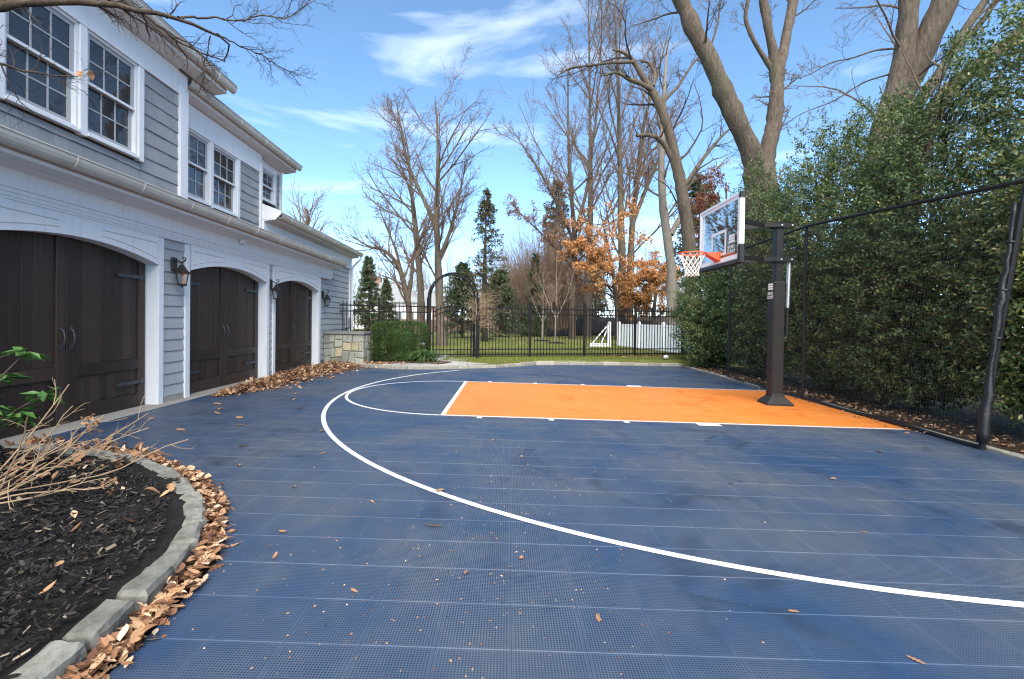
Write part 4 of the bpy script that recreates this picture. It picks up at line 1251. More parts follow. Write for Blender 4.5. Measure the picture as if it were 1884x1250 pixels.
# gate
GXL, GXR = -2.46, -1.17
gate = thing('iron_gate', 'black iron garden gate with an arched top rail', 'gate', (GXL, fy(GXL), LAWN_Z), FA)
GL = (GXR - GXL) / math.cos(FA)
gt = lambda u: 1.47 + 0.22 * math.sin(math.pi * min(max((u - .04) / (GL - .08), 0), 1))
for u in (0.045, GL - 0.045):
    MB().cbox((u - .022, -.022, .03), (u + .022, .022, 1.66), .003).build('stile', M['iron'], gate)
for dz in (0.0, -0.15):
    MB().tube([(u, 0, gt(u) + dz) for u in np.linspace(.06, GL - .06, 15)], 0.023, 6).build('arched_rail', M['iron'], gate)
for z in (0.10, 0.26):
    MB().box((0.06, -.015, z - .015), (GL - .06, .015, z + .015)).build('rail', M['iron'], gate)
for i in range(1, 11):
    u = 0.045 + (GL - .09) * i / 11
    MB().box((u - .012, -.012, .02), (u + .012, .012, gt(u) + .10)).build('bar', M['iron'], gate)
MB().cbox((GL - .10, -.035, .90), (GL - .02, .035, 1.02), .006).build('latch', M['iron'], gate)
# arbor
arb = thing('garden_arbor', 'black iron arch standing over the garden gate', 'arbor', (GXL - .10, fy(GXL - .10), LAWN_Z), FA)
AL = (GXR - GXL + .20) / math.cos(FA)
def arch(yo, rr, sink=0.0):
    pts = [(0 + sink, yo, 0)]
    pts += [(sink, yo, 1.0), (sink, yo, 1.95)]
    for i in range(1, 18):
        a = math.pi - math.pi * i / 18
        pts.append((AL / 2 + (AL / 2 - sink) * math.cos(a), yo, 1.95 + 0.78 * math.sin(a) * (1 - sink)))
    pts += [(AL - sink, yo, 1.95), (AL - sink, yo, 1.0), (AL - sink, yo, 0)]
    return MB().tube(pts, rr, 6)
for yo in (-.30, .22):
    arch(yo, 0.026).build('hoop', M['iron'], arb)
arch(-.04, 0.018, 0.06).build('inner_hoop', M['iron'], arb)
for u in (0, AL):
    for yo in (-.30, .22):
        MB().cbox((u - .045, yo - .045, -.02), (u + .045, yo + .045, 1.95), .004).build('post', M['iron'], arb)
    for yo in np.linspace(-.22, .14, 5):
        MB().tube([(u, yo, 0.1), (u, yo, 1.9)], 0.009, 5).build('upright', M['iron'], arb)
    for z in (0.12, 0.7, 1.3, 1.9):
        MB().box((u - .012, -.26, z - .012), (u + .012, .18, z + .012)).build('rung', M['iron'], arb)
for i in range(1, 12):
    a = math.pi - math.pi * i / 12
    x, z = AL / 2 + AL / 2 * math.cos(a), 1.95 + .78 * math.sin(a)
    MB().tube([(x, -.30, z), (x, .22, z)], 0.008, 5).build('rung', M['iron'], arb)

# ================================================================== BASKETBALL HOOP
PX, PY = 4.72, 8.36
hoop = thing('basketball_hoop', 'black pole basketball hoop with clear backboard and orange rim', 'basketball hoop', (PX, PY, gz(PX)))
Zo = -gz(PX)
def hz(z): return z + Zo
pw = 0.068
MB().cbox((-pw, -pw, 0), (pw, pw, hz(3.10)), .012).build('pole', M['pole'], hoop)
pad = MB().cbox((-.115, -.105, .14), (.10, .105, hz(2.075)), .025).build('pole_pad', M['vinyl'], hoop)
for z in (0.62, 1.1, 1.58):
    MB().box((-.1172, -.1072, z - .004), (.1022, .1072, z + .004)).build('seam', M['vinyl'], pad)
sk = [(-.24, -.20), (.20, -.24), (.24, .18), (-.20, .21)]
V = [(x, y, 0.004) for x, y in sk] + [(x, y, 0.03) for x, y in sk] + [(x * .50, y * .55, .145) for x, y in sk] + [(x * .48, y * .52, .20) for x, y in sk]
F = [(4 * j + i, 4 * j + (i + 1) % 4, 4 * j + 4 + (i + 1) % 4, 4 * j + 4 + i) for j in range(3) for i in range(4)] + [(12, 13, 14, 15)]
MB().add(V, F).build('base_skirt', M['vinyl'], hoop)
def text(body, size, parent, loc, xdir, updir, mat, name='lettering', sx=1.0):
    cu = bpy.data.curves.new(name, 'FONT'); cu.body = body; cu.size = size; cu.align_x = 'CENTER'; cu.align_y = 'CENTER'; cu.extrude = 0.0008
    cu.space_line = 0.85
    o = bpy.data.objects.new(name, cu); col.objects.link(o); cu.materials.append(mat)
    x, y = Vector(xdir).normalized(), Vector(updir).normalized(); z = x.cross(y)
    m = Matrix.Identity(3)
    for i in range(3): m[i][0], m[i][1], m[i][2] = x[i], y[i], z[i]
    me = bpy.data.meshes.new_from_object(o)
    bpy.data.objects.remove(o)
    o = bpy.data.objects.new(name, me); col.objects.link(o)
    if not me.materials: me.materials.append(mat)
    o.parent = parent; o.location = loc; o.rotation_euler = m.to_euler(); o.scale = (sx, 1, 1)
    return o
XD, UD = (0, -1, 0), (0, 0, 1)
def emblem(parent, x, yc, zc, w, h, name='emblem'):
    """white square made of four bars, as printed on pad and board"""
    e = MB()
    for i in range(3):
        for j, (u0, u1) in enumerate(((-.5, -.06), (-.02, .5)) if i % 2 else ((-.5, .06), (.10, .5))):
            e.box((x - .0016, yc + u0 * w, zc - h / 2 + h * i / 3 + .005), (x, yc + u1 * w, zc - h / 2 + h * (i + 1) / 3 - .004))
    return e.build(name, M['print'], parent)
emblem(pad, -.1152, 0.0, hz(1.985), .14, .12)
text('SPORT\nCOURT', 0.078, pad, (-.1162, 0.0, hz(1.83)), XD, UD, M['print'], sx=.72)
# backboard, local x relative to pole
BX = 3.66 - PX
by0, by1 = 7.52 - PY, 9.10 - PY
bz0, bz1 = hz(2.325), hz(3.425)
bb = MB().box((BX - .006, by0 + .03, bz0 + .03), (BX + .006, by1 - .03, bz1 - .03)).build('backboard', M['clear'], hoop)
fr = MB()
fr.cbox((BX - .02, by0, bz0 + .27), (BX + .055, by0 + .05, bz1), .005); fr.cbox((BX - .02, by1 - .05, bz0 + .27), (BX + .055, by1, bz1), .005)
fr.cbox((BX - .02, by0 + .05, bz1 - .045), (BX + .05, by1 - .05, bz1), .005); fr.cbox((BX - .02, by0 + .06, bz0 + .04), (BX + .045, by1 - .06, bz0 + .085), .005)
fr.build('frame', M['vinyl_white'], bb)
edge = MB()
edge.box((BX - .0095, by0 + .05, bz0 + .085), (BX - .0065, by0 + .10, bz1 - .045)); edge.box((BX - .0095, by1 - .10, bz0 + .085), (BX - .0065, by1 - .05, bz1 - .045))
edge.box((BX - .0095, by0 + .10, bz1 - .10), (BX - .0065, by1 - .10, bz1 - .045)); edge.box((BX - .0095, by0 + .10, bz0 + .085), (BX - .0065, by1 - .10, bz0 + .125))
edge.build('border', M['print'], bb)
ym = 8.31 - PY
sq = MB(); s0, s1, q0, q1 = ym - .29, ym + .29, bz0 + .17, bz0 + .60
sq.box((BX - .0095, s0, q0), (BX - .0065, s0 + .05, q1)); sq.box((BX - .0095, s1 - .05, q0), (BX - .0065, s1, q1)); sq.box((BX - .0095, s0 + .05, q1 - .05), (BX - .0065, s1 - .05, q1)); sq.box((BX - .0095, s0 + .05, q0), (BX - .0065, s1 - .05, q0 + .045))
sq.build('target_square', M['print'], bb)
for a_, b_, c_ in (((BX - .035, by0 + .054, bz0 - .035), (BX + .06, by1 - .054, bz0 + .038), .014), ((BX - .035, by0 - .02, bz0 - .035), (BX + .06, by0 + .052, bz0 + .265), .014), ((BX - .035, by1 - .052, bz0 - .035), (BX + .06, by1 + .02, bz0 + .265), .014), ((BX - .022, by0 - .004, bz1 - .11), (BX + .057, by0 + .052, bz1 + .004), .008)):
    MB().cbox(a_, b_, c_).build('edge_padding', M['pole'], bb)
emblem(bb, BX - .0066, by0 + .30, bz0 + .40, .20, .14)
text('SPORT\nCOURT', 0.085, bb, (BX - .0105, by0 + .31, bz0 + .225), XD, UD, M['print'])
# rim, bracket and net
RX, RY, RZ = HOOP[0] - PX, ym, hz(2.545)
rim = MB().tube([(RX + .229 * math.cos(a), RY + .229 * math.sin(a), RZ) for a in np.linspace(0, 2 * math.pi, 33)], 0.011, 8).build('rim', M['rim'], hoop)
MB().cbox((BX - .03, RY - .11, RZ - .15), (BX - .011, RY + .11, RZ + .03), .004).add(
    [(BX - .03, RY - .10, RZ + .012), (BX - .03, RY + .10, RZ + .012), (RX + .21, RY + .07, RZ + .012), (RX + .21, RY - .07, RZ + .012),
     (BX - .03, RY - .10, RZ - .13), (BX - .03, RY + .10, RZ - .13), (RX + .22, RY + .07, RZ - .012), (RX + .22, RY - .07, RZ - .012)],
    [(0, 1, 2, 3), (4, 7, 6, 5), (0, 3, 7, 4), (1, 5, 6, 2), (3, 2, 6, 7)]).build('bracket', M['rim'], rim)
for s in (-1, 1):
    MB().tube([(RX + .20, RY + s * .10, RZ - .015), (RX + .10, RY + s * .205, RZ - .03), (RX + .02, RY + s * .226, RZ - .004)], .006, 5).build('brace', M['rim'], rim)
net = MB(); NS = 12
def nr(z): return .225 - .115 * min(1, z / .30) ** .75 if z < .30 else .11 + .012 * (z - .30) / .1
levels = [0, .10, .17, .23, .28, .32, .355, .385]
for k in range(NS):
    for s in (-1, 1):
        pts = []
        for j, z in enumerate(levels):
            a = 2 * math.pi * (k + s * j * .5) / NS
            r = nr(z); pts.append((RX + r * math.cos(a), RY + r * math.sin(a), RZ - .008 - z))
        net.tube(pts, .0048, 4)
net.build('net', M['net_white'], hoop)
# arms
def arm(name, z, yb, zb):
    a, b, c, d = Vector((.16, .0, z)), Vector((-.16, .0, z)), Vector((-.52, yb * .45, z + (zb - z) * .45)), Vector((BX + .06, yb, zb))
    y0 = .088 if yb > 0 else -.088
    pts = [Vector((.24, y0, z)), Vector((-.30, y0, z)), Vector((BX + .07, yb, zb))]
    mb = MB()
    for p, q in zip(pts[:-1], pts[1:]):
        d = (q - p).normalized(); s = Vector((-d.y, d.x, 0)).normalized() * .02; u = Vector((0, 0, .036))
        mb.add([p - s - u, p + s - u, p + s + u, p - s + u, q - s - u, q + s - u, q + s + u, q - s + u], [(0, 3, 2, 1), (4, 5, 6, 7), (0, 1, 5, 4), (1, 2, 6, 5), (2, 3, 7, 6), (3, 0, 4, 7)])
    o = mb.build(name, M['pole'], hoop)
    for p in (pts[0] + Vector((-.06, 0, 0)), Vector((0, y0, z)), pts[2]):
        MB().lathe([(.014, -.032), (.014, .032)], 8).build('bolt', M['bolt'], o, loc=p, rot=(math.pi / 2, 0, 0))
for zb_, nm in ((3.05, 'upper_arm'), (2.455, 'lower_arm')):
    for yb in (-.42, .38):
        arm(nm, hz(zb_), yb, hz(zb_) + (.02 if nm == 'upper_arm' else .0))
MB().box((-.10, -.07, hz(3.10)), (.10, .07, hz(3.112))).build('top_plate', M['pole'], hoop)
act = MB().tube([(.20, 0, hz(2.42)), (.185, 0, hz(1.62))], .032, 10).build('actuator', M['steel'], hoop)
MB().tube([(.185, 0, hz(1.62)), (.18, 0, hz(1.15))], .028, 10).build('crank_housing', M['pole'], act)
MB().tube([(.18, 0, hz(1.15)), (.18, 0, hz(1.10)), (.10, 0, hz(1.05))], .014, 6).build('crank_bracket', M['pole'], act)

# ================================================================== BACKSTOP NET
bs = thing('backstop_net', 'tall black net fence standing between the court and the holly hedge', 'net fence', (0, 0, 0))
def nl(y): return 5.50 + (y - 5.5) * 0.034          # x of the net line at depth y
ZB = -0.06
top = lambda y: float(np.interp(y, [5.2, 7.4, 9.0, 12.3], [2.98, 3.11, 3.19, 3.16]))
def px(y, z): # the near end leans outwards
    k = max(0, 1 - (y - 5.45) / 3.3) if y < 8.75 else 0
    return nl(y) + 0.33 * k * max(0, z) / 2.9
post_spots = [9.02, 12.30]
for y in post_spots:
    MB().tube([(nl(y), y, -.15), (nl(y), y, top(y) + .02)], .028, 10).lathe([(.034, 0), (.03, .02), (.008, .03)], 8, (nl(y), y, top(y) + .02)).build('post', M['pole'], bs)
lean = MB().tube([(5.50, 5.50, -.15), (5.60, 5.47, .95), (5.74, 5.43, 2.1), (5.84, 5.40, 2.95)], .033, 10).build('leaning_post', M['pole'], bs)
r2 = np.random.default_rng(8)
zz = np.linspace(0.0, 2.75, 26)
bund = [(float(np.interp(z, [-.15, .95, 2.1, 2.95], [5.50, 5.60, 5.74, 5.84])) - .035 + r2.normal(0, .006), 5.46 + r2.normal(0, .008), z) for z in zz]
MB().tube(bund, [(.040 + .012 * math.sin(z * 5) + .014 * r2.random()) * (1.1 - .22 * z) for z in zz], 9).build('gathered_netting', M['plastic'], lean, smooth=True)
for z in (.03, .55, 1.2, 1.75, 2.3):
    MB().lathe([(.055, -.012), (.06, 0), (.055, .012)], 10, (float(np.interp(z, [-.15, .95, 2.1, 2.95], [5.50, 5.60, 5.74, 5.84])) - .01, 5.465, z)).build('clamp', M['pole'], lean)
yy = np.linspace(5.42, 12.32, 40)
MB().tube([(px(y, top(y)), y, top(y)) for y in yy], .026, 8).build('top_rail', M['pole'], bs)
MB().tube([(nl(y), y, ZB + .012 * math.sin(y * 3)) for y in np.linspace(5.5, 12.32, 30)], .026, 8).build('bottom_rail', M['pole'], bs)
for y in post_spots + [7.2, 10.6]:
    MB().lathe([(.036, -.03), (.036, .03)], 8).build('coupling', M['pole'], bs, loc=(px(y, top(y)), y, top(y)), rot=(math.pi / 2, 0, 0))
PITCH = .046
ys = np.arange(5.52, 12.30, PITCH); parts = []
ts = np.linspace(0, 1, 9)
Pv = np.array([[(px(y, ZB + (top(y) - ZB) * t) + .015 * math.sin(y * 2.3 + t * 3), y, ZB + (top(y) - ZB) * t) for t in ts] for y in ys])
parts.append(tube_np(Pv, np.full(Pv.shape[:2], .0016), 3))
nh = int(3.15 / PITCH); yh = np.linspace(5.52, 12.28, 36)
Ph = np.array([[(px(y, ZB + (top(y) - ZB) * k / nh) + .015 * math.sin(y * 2.3 + k / nh * 3), y, ZB + (top(y) - ZB) * k / nh + .01 * math.sin(y * 4 + k)) for y in yh] for k in range(1, nh)])
parts.append(tube_np(Ph, np.full(Ph.shape[:2], .0016), 3))
V, F = join_np(parts)
link_mesh('netting', np_mesh('netting', V, [F]), M['net_cord'], bs)

# ================================================================== TREES: growth helpers
def grow(r, S, D, L, R0, steps, jit, up, taper=0.25, curve=0.0):
    """B branches from S along D; returns P (B,steps+1,3), R (B,steps+1)"""
    B = len(S)
    P = np.empty((B, steps + 1, 3)); P[:, 0] = S
    d = unit(D.copy()); st = (L / steps)[:, None]
    for k in range(steps):
        d = unit(d + r.normal(0, jit, (B, 3)) + np.array([0, 0, up]))
        P[:, k + 1] = P[:, k] + d * st
    t = np.linspace(0, 1, steps + 1)[None, :]
    return P, R0[:, None] * (1 - (1 - taper) * t)
def spawn(r, P, Rr, per, t0, t1, ang, lf, rf, Lp, amin=0.5, flat=None):
    """children from parent polylines: starts, dirs, lengths, radii"""
    B, N, _ = P.shape
    t = t0 + (t1 - t0) * (np.arange(per)[None, :] + r.uniform(0, 1, (B, per))) / per
    f = t * (N - 1); i = np.minimum(f.astype(int), N - 2); w = (f - i)[..., None]
    bi = np.arange(B)[:, None]
    S = P[bi, i] * (1 - w) + P[bi, i + 1] * w
    T = unit(P[bi, i + 1] - P[bi, i])
    rr = Rr[bi, i] * (1 - w[..., 0]) + Rr[bi, i + 1] * w[..., 0]
    side = unit(np.cross(T, unit(r.normal(size=T.shape))))
    a = (ang * r.uniform(0.7, 1.3, (B, per)))[..., None]
    D = T * np.cos(a) + side * np.sin(a)
    L = Lp[:, None] * lf * r.uniform(0.6, 1.25, (B, per)) * (1.15 - 0.55 * t)
    R2 = np.minimum(rr * rf, rr * 0.9)
    return S.reshape(-1, 3), D.reshape(-1, 3), L.ravel(), R2.ravel()
def resample(pl, n):
    A = np.array(pl, float); s = np.concatenate([[0], np.cumsum(np.linalg.norm(np.diff(A[:, :3], axis=0), axis=1))])
    t = np.linspace(0, s[-1], n)
    # Catmull-like smoothing by cubic interpolation of each channel
    out = np.stack([np.interp(t, s, A[:, k]) for k in range(4)], 1)
    for _ in range(2):
        out[1:-1] = (out[:-2] + 2 * out[1:-1] + out[2:]) / 4
    return out
RMIN = .00030
RMAX = [.05, .024, .012, .008, .006]
def bare_tree(name, label, limbs, seed, bark, twig, spec, group=None, leaves=None, cat='tree', jitter=0.0, sides=9, lmax=99.0):
    """limbs: hand-laid (x,y,z,r) polylines (first = trunk). spec: list of levels (per, t0, t1, angle, lenfac, radfac, steps, jit, up)"""
    r = np.random.default_rng(seed)
    base = limbs[0][0]
    root = thing(name, label, cat, (base[0], base[1], LAWN_Z if base[1] > 15 else gz(base[0])), 0, group)
    off = np.array(root.location)
    tp, Ps, Rs, Ls = [], [], [], []
    for pl in limbs:
        L = float(np.sum(np.linalg.norm(np.diff(np.array(pl)[:, :3], axis=0), axis=1)))
        n = max(8, 4 * len(pl), min(28, int(L / 0.5)))
        Q = resample(pl, n)
        if jitter: Q[1:-1, :3] += r.normal(0, jitter, (n - 2, 3))
        V, F = tube_np(Q[None, :, :3] - off, Q[None, :, 3] * .86 * (1 + 0.05 * r.normal(size=(1, n))), sides)
        Vr = V.reshape(n, sides, 3); cen = (Q[:, None, :3] - off)
        aa = np.arange(sides) * 2 * math.pi / sides; ss = np.arange(n)
        rel = 1 + .04 * np.sin(2 * aa[None, :] + ss[:, None] * .55 + seed) + .045 * np.sin(3 * aa[None, :] - ss[:, None] * .9) + .03 * r.normal(size=(n, sides))
        V = (cen + (Vr - cen) * rel[..., None]).reshape(-1, 3)
        tp.append((V, F))
        Q2 = resample(pl, 28)
        Ps.append(Q2[:, :3]); Rs.append(Q2[:, 3]); Ls.append(min(L, lmax))
    V, F = join_np(tp)
    link_mesh('trunk', np_mesh('trunk', V, [F], True), bark, root)
    P, Rr, Lp = np.array(Ps), np.array(Rs), np.array(Ls)
    parts, tips = [], None
    for k, (per, t0, t1, ang, lf, rf, steps, jit, up) in enumerate(spec):
        S, D, L, R2 = spawn(r, P, Rr, per, t0, t1, ang, lf, rf, Lp)
        R2 = np.maximum(np.minimum(R2, RMAX[k] * math.hypot(base[0], base[1]) / 22), RMIN * math.hypot(base[0], base[1]))
        P, Rr = grow(r, S, D, L, R2, steps, jit, up)
        Lp = L
        parts.append(tube_np(P - off, Rr, 5 if k == 0 else 3))
        tips = P
    V, F = join_np(parts)
    link_mesh('crown', np_mesh('crown', V, [F], False), twig, root)
    if leaves:
        mat, n, size, zlo, zhi = leaves
        T_ = tips.reshape(-1, 3)
        T_ = T_[(T_[:, 2] > zlo) & (T_[:, 2] < zhi)]
        if len(T_):
            C = T_[r.integers(0, len(T_), n)] + r.normal(0, .08, (n, 3)) - off
            V, F = leaf_cards(C, rand_dirs(r, n) + [0, 0, -.6], rand_dirs(r, n), size * r.uniform(.7, 1.3, n), size * .6)
            link_mesh('leaves', np_mesh('tree_leaves', V, [F]), mat, root)
    return root
# twig recipes: (per, t0, t1, angle, lenfac, radfac, steps, jitter, up)
TALL = [(13, .30, .99, .62, .30, .50, 8, .10, .07), (7, .2, 1, .62, .42, .55, 6, .13, .05), (6, .2, 1, .6, .45, .55, 4, .16, .03), (3, .2, 1, .6, .5, .6, 3, .18, .02)]
LIMB = [(9, .35, 1, .75, .30, .35, 8, .13, .04), (7, .2, 1, .7, .45, .5, 6, .15, .03), (6, .2, 1, .65, .45, .55, 4, .18, .02), (3, .2, 1, .6, .55, .7, 2, .18, .0)]

# ---- trees by the gate
bare_tree('bare_tree', 'slender bare tree rising just behind the garden arbor', [
    [(-3.11, 22.5, .05, .34), (-3.22, 22.5, 1.04, .24), (-3.29, 22.5, 2.59, .22), (-3.36, 22.5, 4.13, .19), (-3.49, 22.5, 6.19, .16), (-3.42, 22.6, 8.24, .12), (-3.47, 22.5, 10.29, .06), (-3.61, 22.5, 11.9, .015)],
    [(-3.49, 22.5, 5.68, .15), (-3.74, 22.4, 6.37, .13), (-4.24, 22.3, 7.36, .1), (-4.85, 22.2, 8.74, .07), (-5.15, 22.1, 10.51, .04), (-5.29, 22.0, 11.27, .015)],
    [(-3.36, 22.5, 4.1, .12), (-2.9, 22.8, 5.4, .10), (-2.5, 23.0, 7.0, .07), (-2.2, 23.1, 8.8, .03)]], 1, M['bark'], M['twig'],
    [(17, .25, .97, .72, .36, .42, 7, .09, .06), (8, .15, 1, .6, .42, .6, 5, .12, .05), (6, .15, 1, .6, .5, .6, 3, .15, .03), (2, .2, 1, .6, .5, .7, 2, .15, .02)], 'bare trees beyond the fence')
bare_tree('bare_tree', 'tall bare tree left of the arbor, seen above the clipped hedge', [
    [(-4.85, 26, .05, .28), (-4.78, 26, 2.18, .22), (-4.92, 26, 4.2, .20), (-5.16, 26, 6.34, .17), (-5.36, 26, 8.12, .11), (-5.59, 26, 10.49, .06), (-5.94, 26, 12.3, .015)]], 2, M['bark'], M['twig'],
    [(24, .28, .97, .72, .34, .42, 7, .09, .06), (8, .15, 1, .6, .42, .6, 5, .12, .05), (6, .15, 1, .6, .5, .6, 3, .15, .03), (2, .2, 1, .6, .5, .7, 2, .15, .02)], 'bare trees beyond the fence')
bare_tree('bare_tree', 'low crooked bare tree spreading towards the corner of the house', [
    [(-4.28, 21, .05, .20), (-4.42, 21, 2.0, .16), (-4.72, 21, 3.2, .14), (-4.92, 21, 3.83, .11), (-5.51, 21, 4.4, .08), (-6.18, 21, 4.48, .05), (-7.06, 21, 5.05, .02)],
    [(-4.47, 21, 2.12, .12), (-4.31, 21, 3.21, .1), (-4.25, 21, 4.22, .07), (-3.88, 21, 5.09, .05), (-3.59, 21, 5.67, .02)],
    [(-4.8, 21, 3.4, .09), (-5.0, 21.2, 4.3, .07), (-5.6, 21.4, 5.6, .04), (-6.0, 21.5, 6.6, .015)]], 3, M['bark_dark'], M['twig'],
    [(13, .3, 1, .7, .38, .5, 6, .15, .05), (7, .2, 1, .65, .5, .6, 5, .16, .03), (6, .2, 1, .6, .55, .6, 3, .18, .02), (2, .2, 1, .6, .5, .7, 2, .15, .02)], 'bare trees beyond the fence')

# ---- tall bare trees over the far lawn
bare_tree('bare_tree', 'tall grey bare tree behind the orange oak, leftmost tall trunk', [
    [(6.67, 40, .05, .45), (6.67, 40, 5.76, .33), (6.84, 40, 10.14, .27), (6.7, 40, 15.6, .18), (6.56, 40, 21, .11), (6.4, 40, 26.5, .06), (6.28, 40, 30, .02)]], 5, M['bark'], M['twig'],
    [(22, .2, .95, .5, .36, .5, 8, .08, .05), (8, .2, 1, .55, .42, .55, 6, .12, .05), (7, .15, 1, .6, .45, .6, 3, .15, .03), (3, .2, 1, .6, .5, .7, 2, .18, .02)], 'bare trees beyond the fence', (M['russet_leaf'], 900, .13, 6, 15))
bare_tree('bare_tree', 'tall bare tree with a straight trunk behind the soccer goal', [
    [(8.61, 36, .03, .48), (8.58, 36, 6.0, .32), (8.40, 36, 10.1, .26), (8.24, 36, 14.2, .19), (7.97, 36, 20.7, .10), (7.64, 36, 26, .04)]], 6, M['bark'], M['twig'],
    [(20, .22, .95, .5, .34, .5, 8, .08, .05), (8, .2, 1, .55, .42, .55, 6, .12, .05), (7, .15, 1, .6, .45, .6, 3, .15, .03), (3, .2, 1, .6, .5, .7, 2, .18, .02)], 'bare trees beyond the fence')
bare_tree('bare_tree', 'forked tall bare tree between the soccer goal and the white fence', [
    [(9.73, 38, .03, .42), (9.71, 38, 6.62, .3), (9.9, 38, 10.6, .25), (10.27, 38, 14.6, .18), (10.57, 38, 17.4, .14), (11.7, 38, 21.3, .08), (12.5, 38, 25, .05)],
    [(9.8, 38, 9.0, .2), (10.9, 38.3, 12, .16), (12.2, 38.6, 15, .11), (13.2, 39, 19, .05)]], 7, M['bark'], M['twig'],
    [(15, .22, .95, .5, .36, .5, 8, .08, .05), (8, .2, 1, .55, .42, .55, 6, .12, .05), (7, .15, 1, .6, .45, .6, 3, .15, .03), (3, .2, 1, .6, .5, .7, 2, .18, .02)], 'bare trees beyond the fence', (M['russet_leaf'], 700, .13, 6, 14))
bare_tree('bare_tree', 'wide bare tree with branches fanning left over the lawn', [
    [(4.5, 33, .03, .34), (4.45, 33, 3.5, .26), (4.6, 33, 7.0, .21), (4.3, 33, 9.5, .17), (4.0, 33, 13.5, .11), (3.9, 33, 18.0, .05)],
    [(4.6, 33, 6.6, .17), (3.4, 32.6, 9.2, .12), (2.0, 32.4, 11.6, .08), (.4, 32.2, 13.8, .03)],
    [(4.6, 33, 7.6, .16), (5.4, 33.4, 10.5, .12), (5.9, 33.6, 14.5, .07), (6.1, 33.8, 18, .03)],
    [(4.5, 33, 5.0, .12), (3.0, 32.5, 6.6, .09), (1.6, 32.2, 7.8, .06), (.3, 32, 9.0, .02)]], 8, M['bark_dark'], M['twig'],
    [(13, .22, 1, .55, .34, .5, 8, .1, .07), (7, .2, 1, .55, .42, .55, 6, .12, .04), (7, .15, 1, .6, .45, .6, 3, .15, .03), (3, .2, 1, .6, .5, .7, 2, .18, .02)], 'bare trees beyond the fence', (M['russet_leaf'], 1400, .12, 5, 11))

# ---- trees behind the hoop and hedge
bare_tree('leaning_tree', 'mossy leaning tree with a hooked bare top behind the hoop', [
    [(8.66, 22.0, .02, .46), (8.52, 21.95, 2.3, .38), (8.41, 21.9, 3.71, .36), (8.24, 21.8, 4.9, .33), (8.05, 21.7, 6.17, .32), (7.74, 21.6, 7.62, .3), (7.3, 21.55, 9.45, .26), (6.84, 21.45, 10.78, .23), (6.31, 21.36, 11.7, .2), (5.73, 21.27, 12.42, .15), (5.36, 21.18, 13.04, .12), (4.95, 21.09, 13.31, .09), (4.43, 21, 13.31, .05)],
    [(6.29, 21.3, 11.72, .14), (5.74, 21.1, 11.9, .12), (5.11, 20.9, 11.98, .1), (4.59, 20.7, 12.2, .08), (3.85, 20.5, 11.9, .04)],
    [(5.39, 21.1, 12.85, .09), (4.14, 20.83, 12.64, .07), (3.24, 20.55, 12.34, .06), (2.46, 20.27, 12.12, .05), (1.84, 20, 11.58, .02)],
    [(6.33, 21.3, 11.86, .1), (6.47, 21.5, 12.53, .09), (6.26, 21.6, 13.1, .08), (5.81, 21.8, 13.3, .04)],
    [(7.36, 21.6, 8.69, .16), (6.96, 21.45, 9.32, .13), (6.52, 21.3, 9.64, .12), (5.99, 21.15, 9.67, .11), (5.54, 21, 9.56, .08)],
    [(6.9, 21.5, 10.8, .12), (6.87, 21.75, 11.4, .1), (7.69, 22, 12.22, .08), (8.37, 22.25, 13.36, .06), (9.26, 22.5, 14.42, .03)],
    [(7.8, 21.6, 7.4, .12), (8.9, 21.8, 9.0, .09), (9.9, 22, 10.2, .06), (10.8, 22.2, 10.8, .03)]], 9, M['bark'], M['twig_dark'],
    [(8, .4, 1, .8, .34, .4, 7, .16, .03), (5, .2, 1, .7, .5, .5, 5, .17, .02), (5, .2, 1, .65, .5, .55, 4, .2, .0)], None)
bare_tree('bare_tree', 'pale-barked forked tree left of the hoop rim', [
    [(8.28, 24, .02, .36), (8.24, 24, 2.6, .30), (8.23, 24, 4.04, .28), (7.98, 24, 5.57, .26), (7.71, 24, 7.21, .24), (7.59, 24, 9.06, .21), (7.62, 24, 10.6, .17), (7.68, 24, 13, .12), (7.8, 24, 15.4, .05)],
    [(8.14, 24, 5.79, .18), (8.62, 24.2, 6.6, .15), (9.39, 24.3, 7.2, .12), (10.23, 24.5, 7.92, .06)]], 10, M['bark_pale'], M['twig'],
    [(10, .4, 1, .7, .26, .4, 7, .13, .05), (6, .2, 1, .65, .45, .55, 5, .15, .03), (5, .2, 1, .6, .5, .55, 4, .18, .02)], 'bare trees beyond the fence', (M['russet_leaf'], 1300, .13, 2.5, 8))
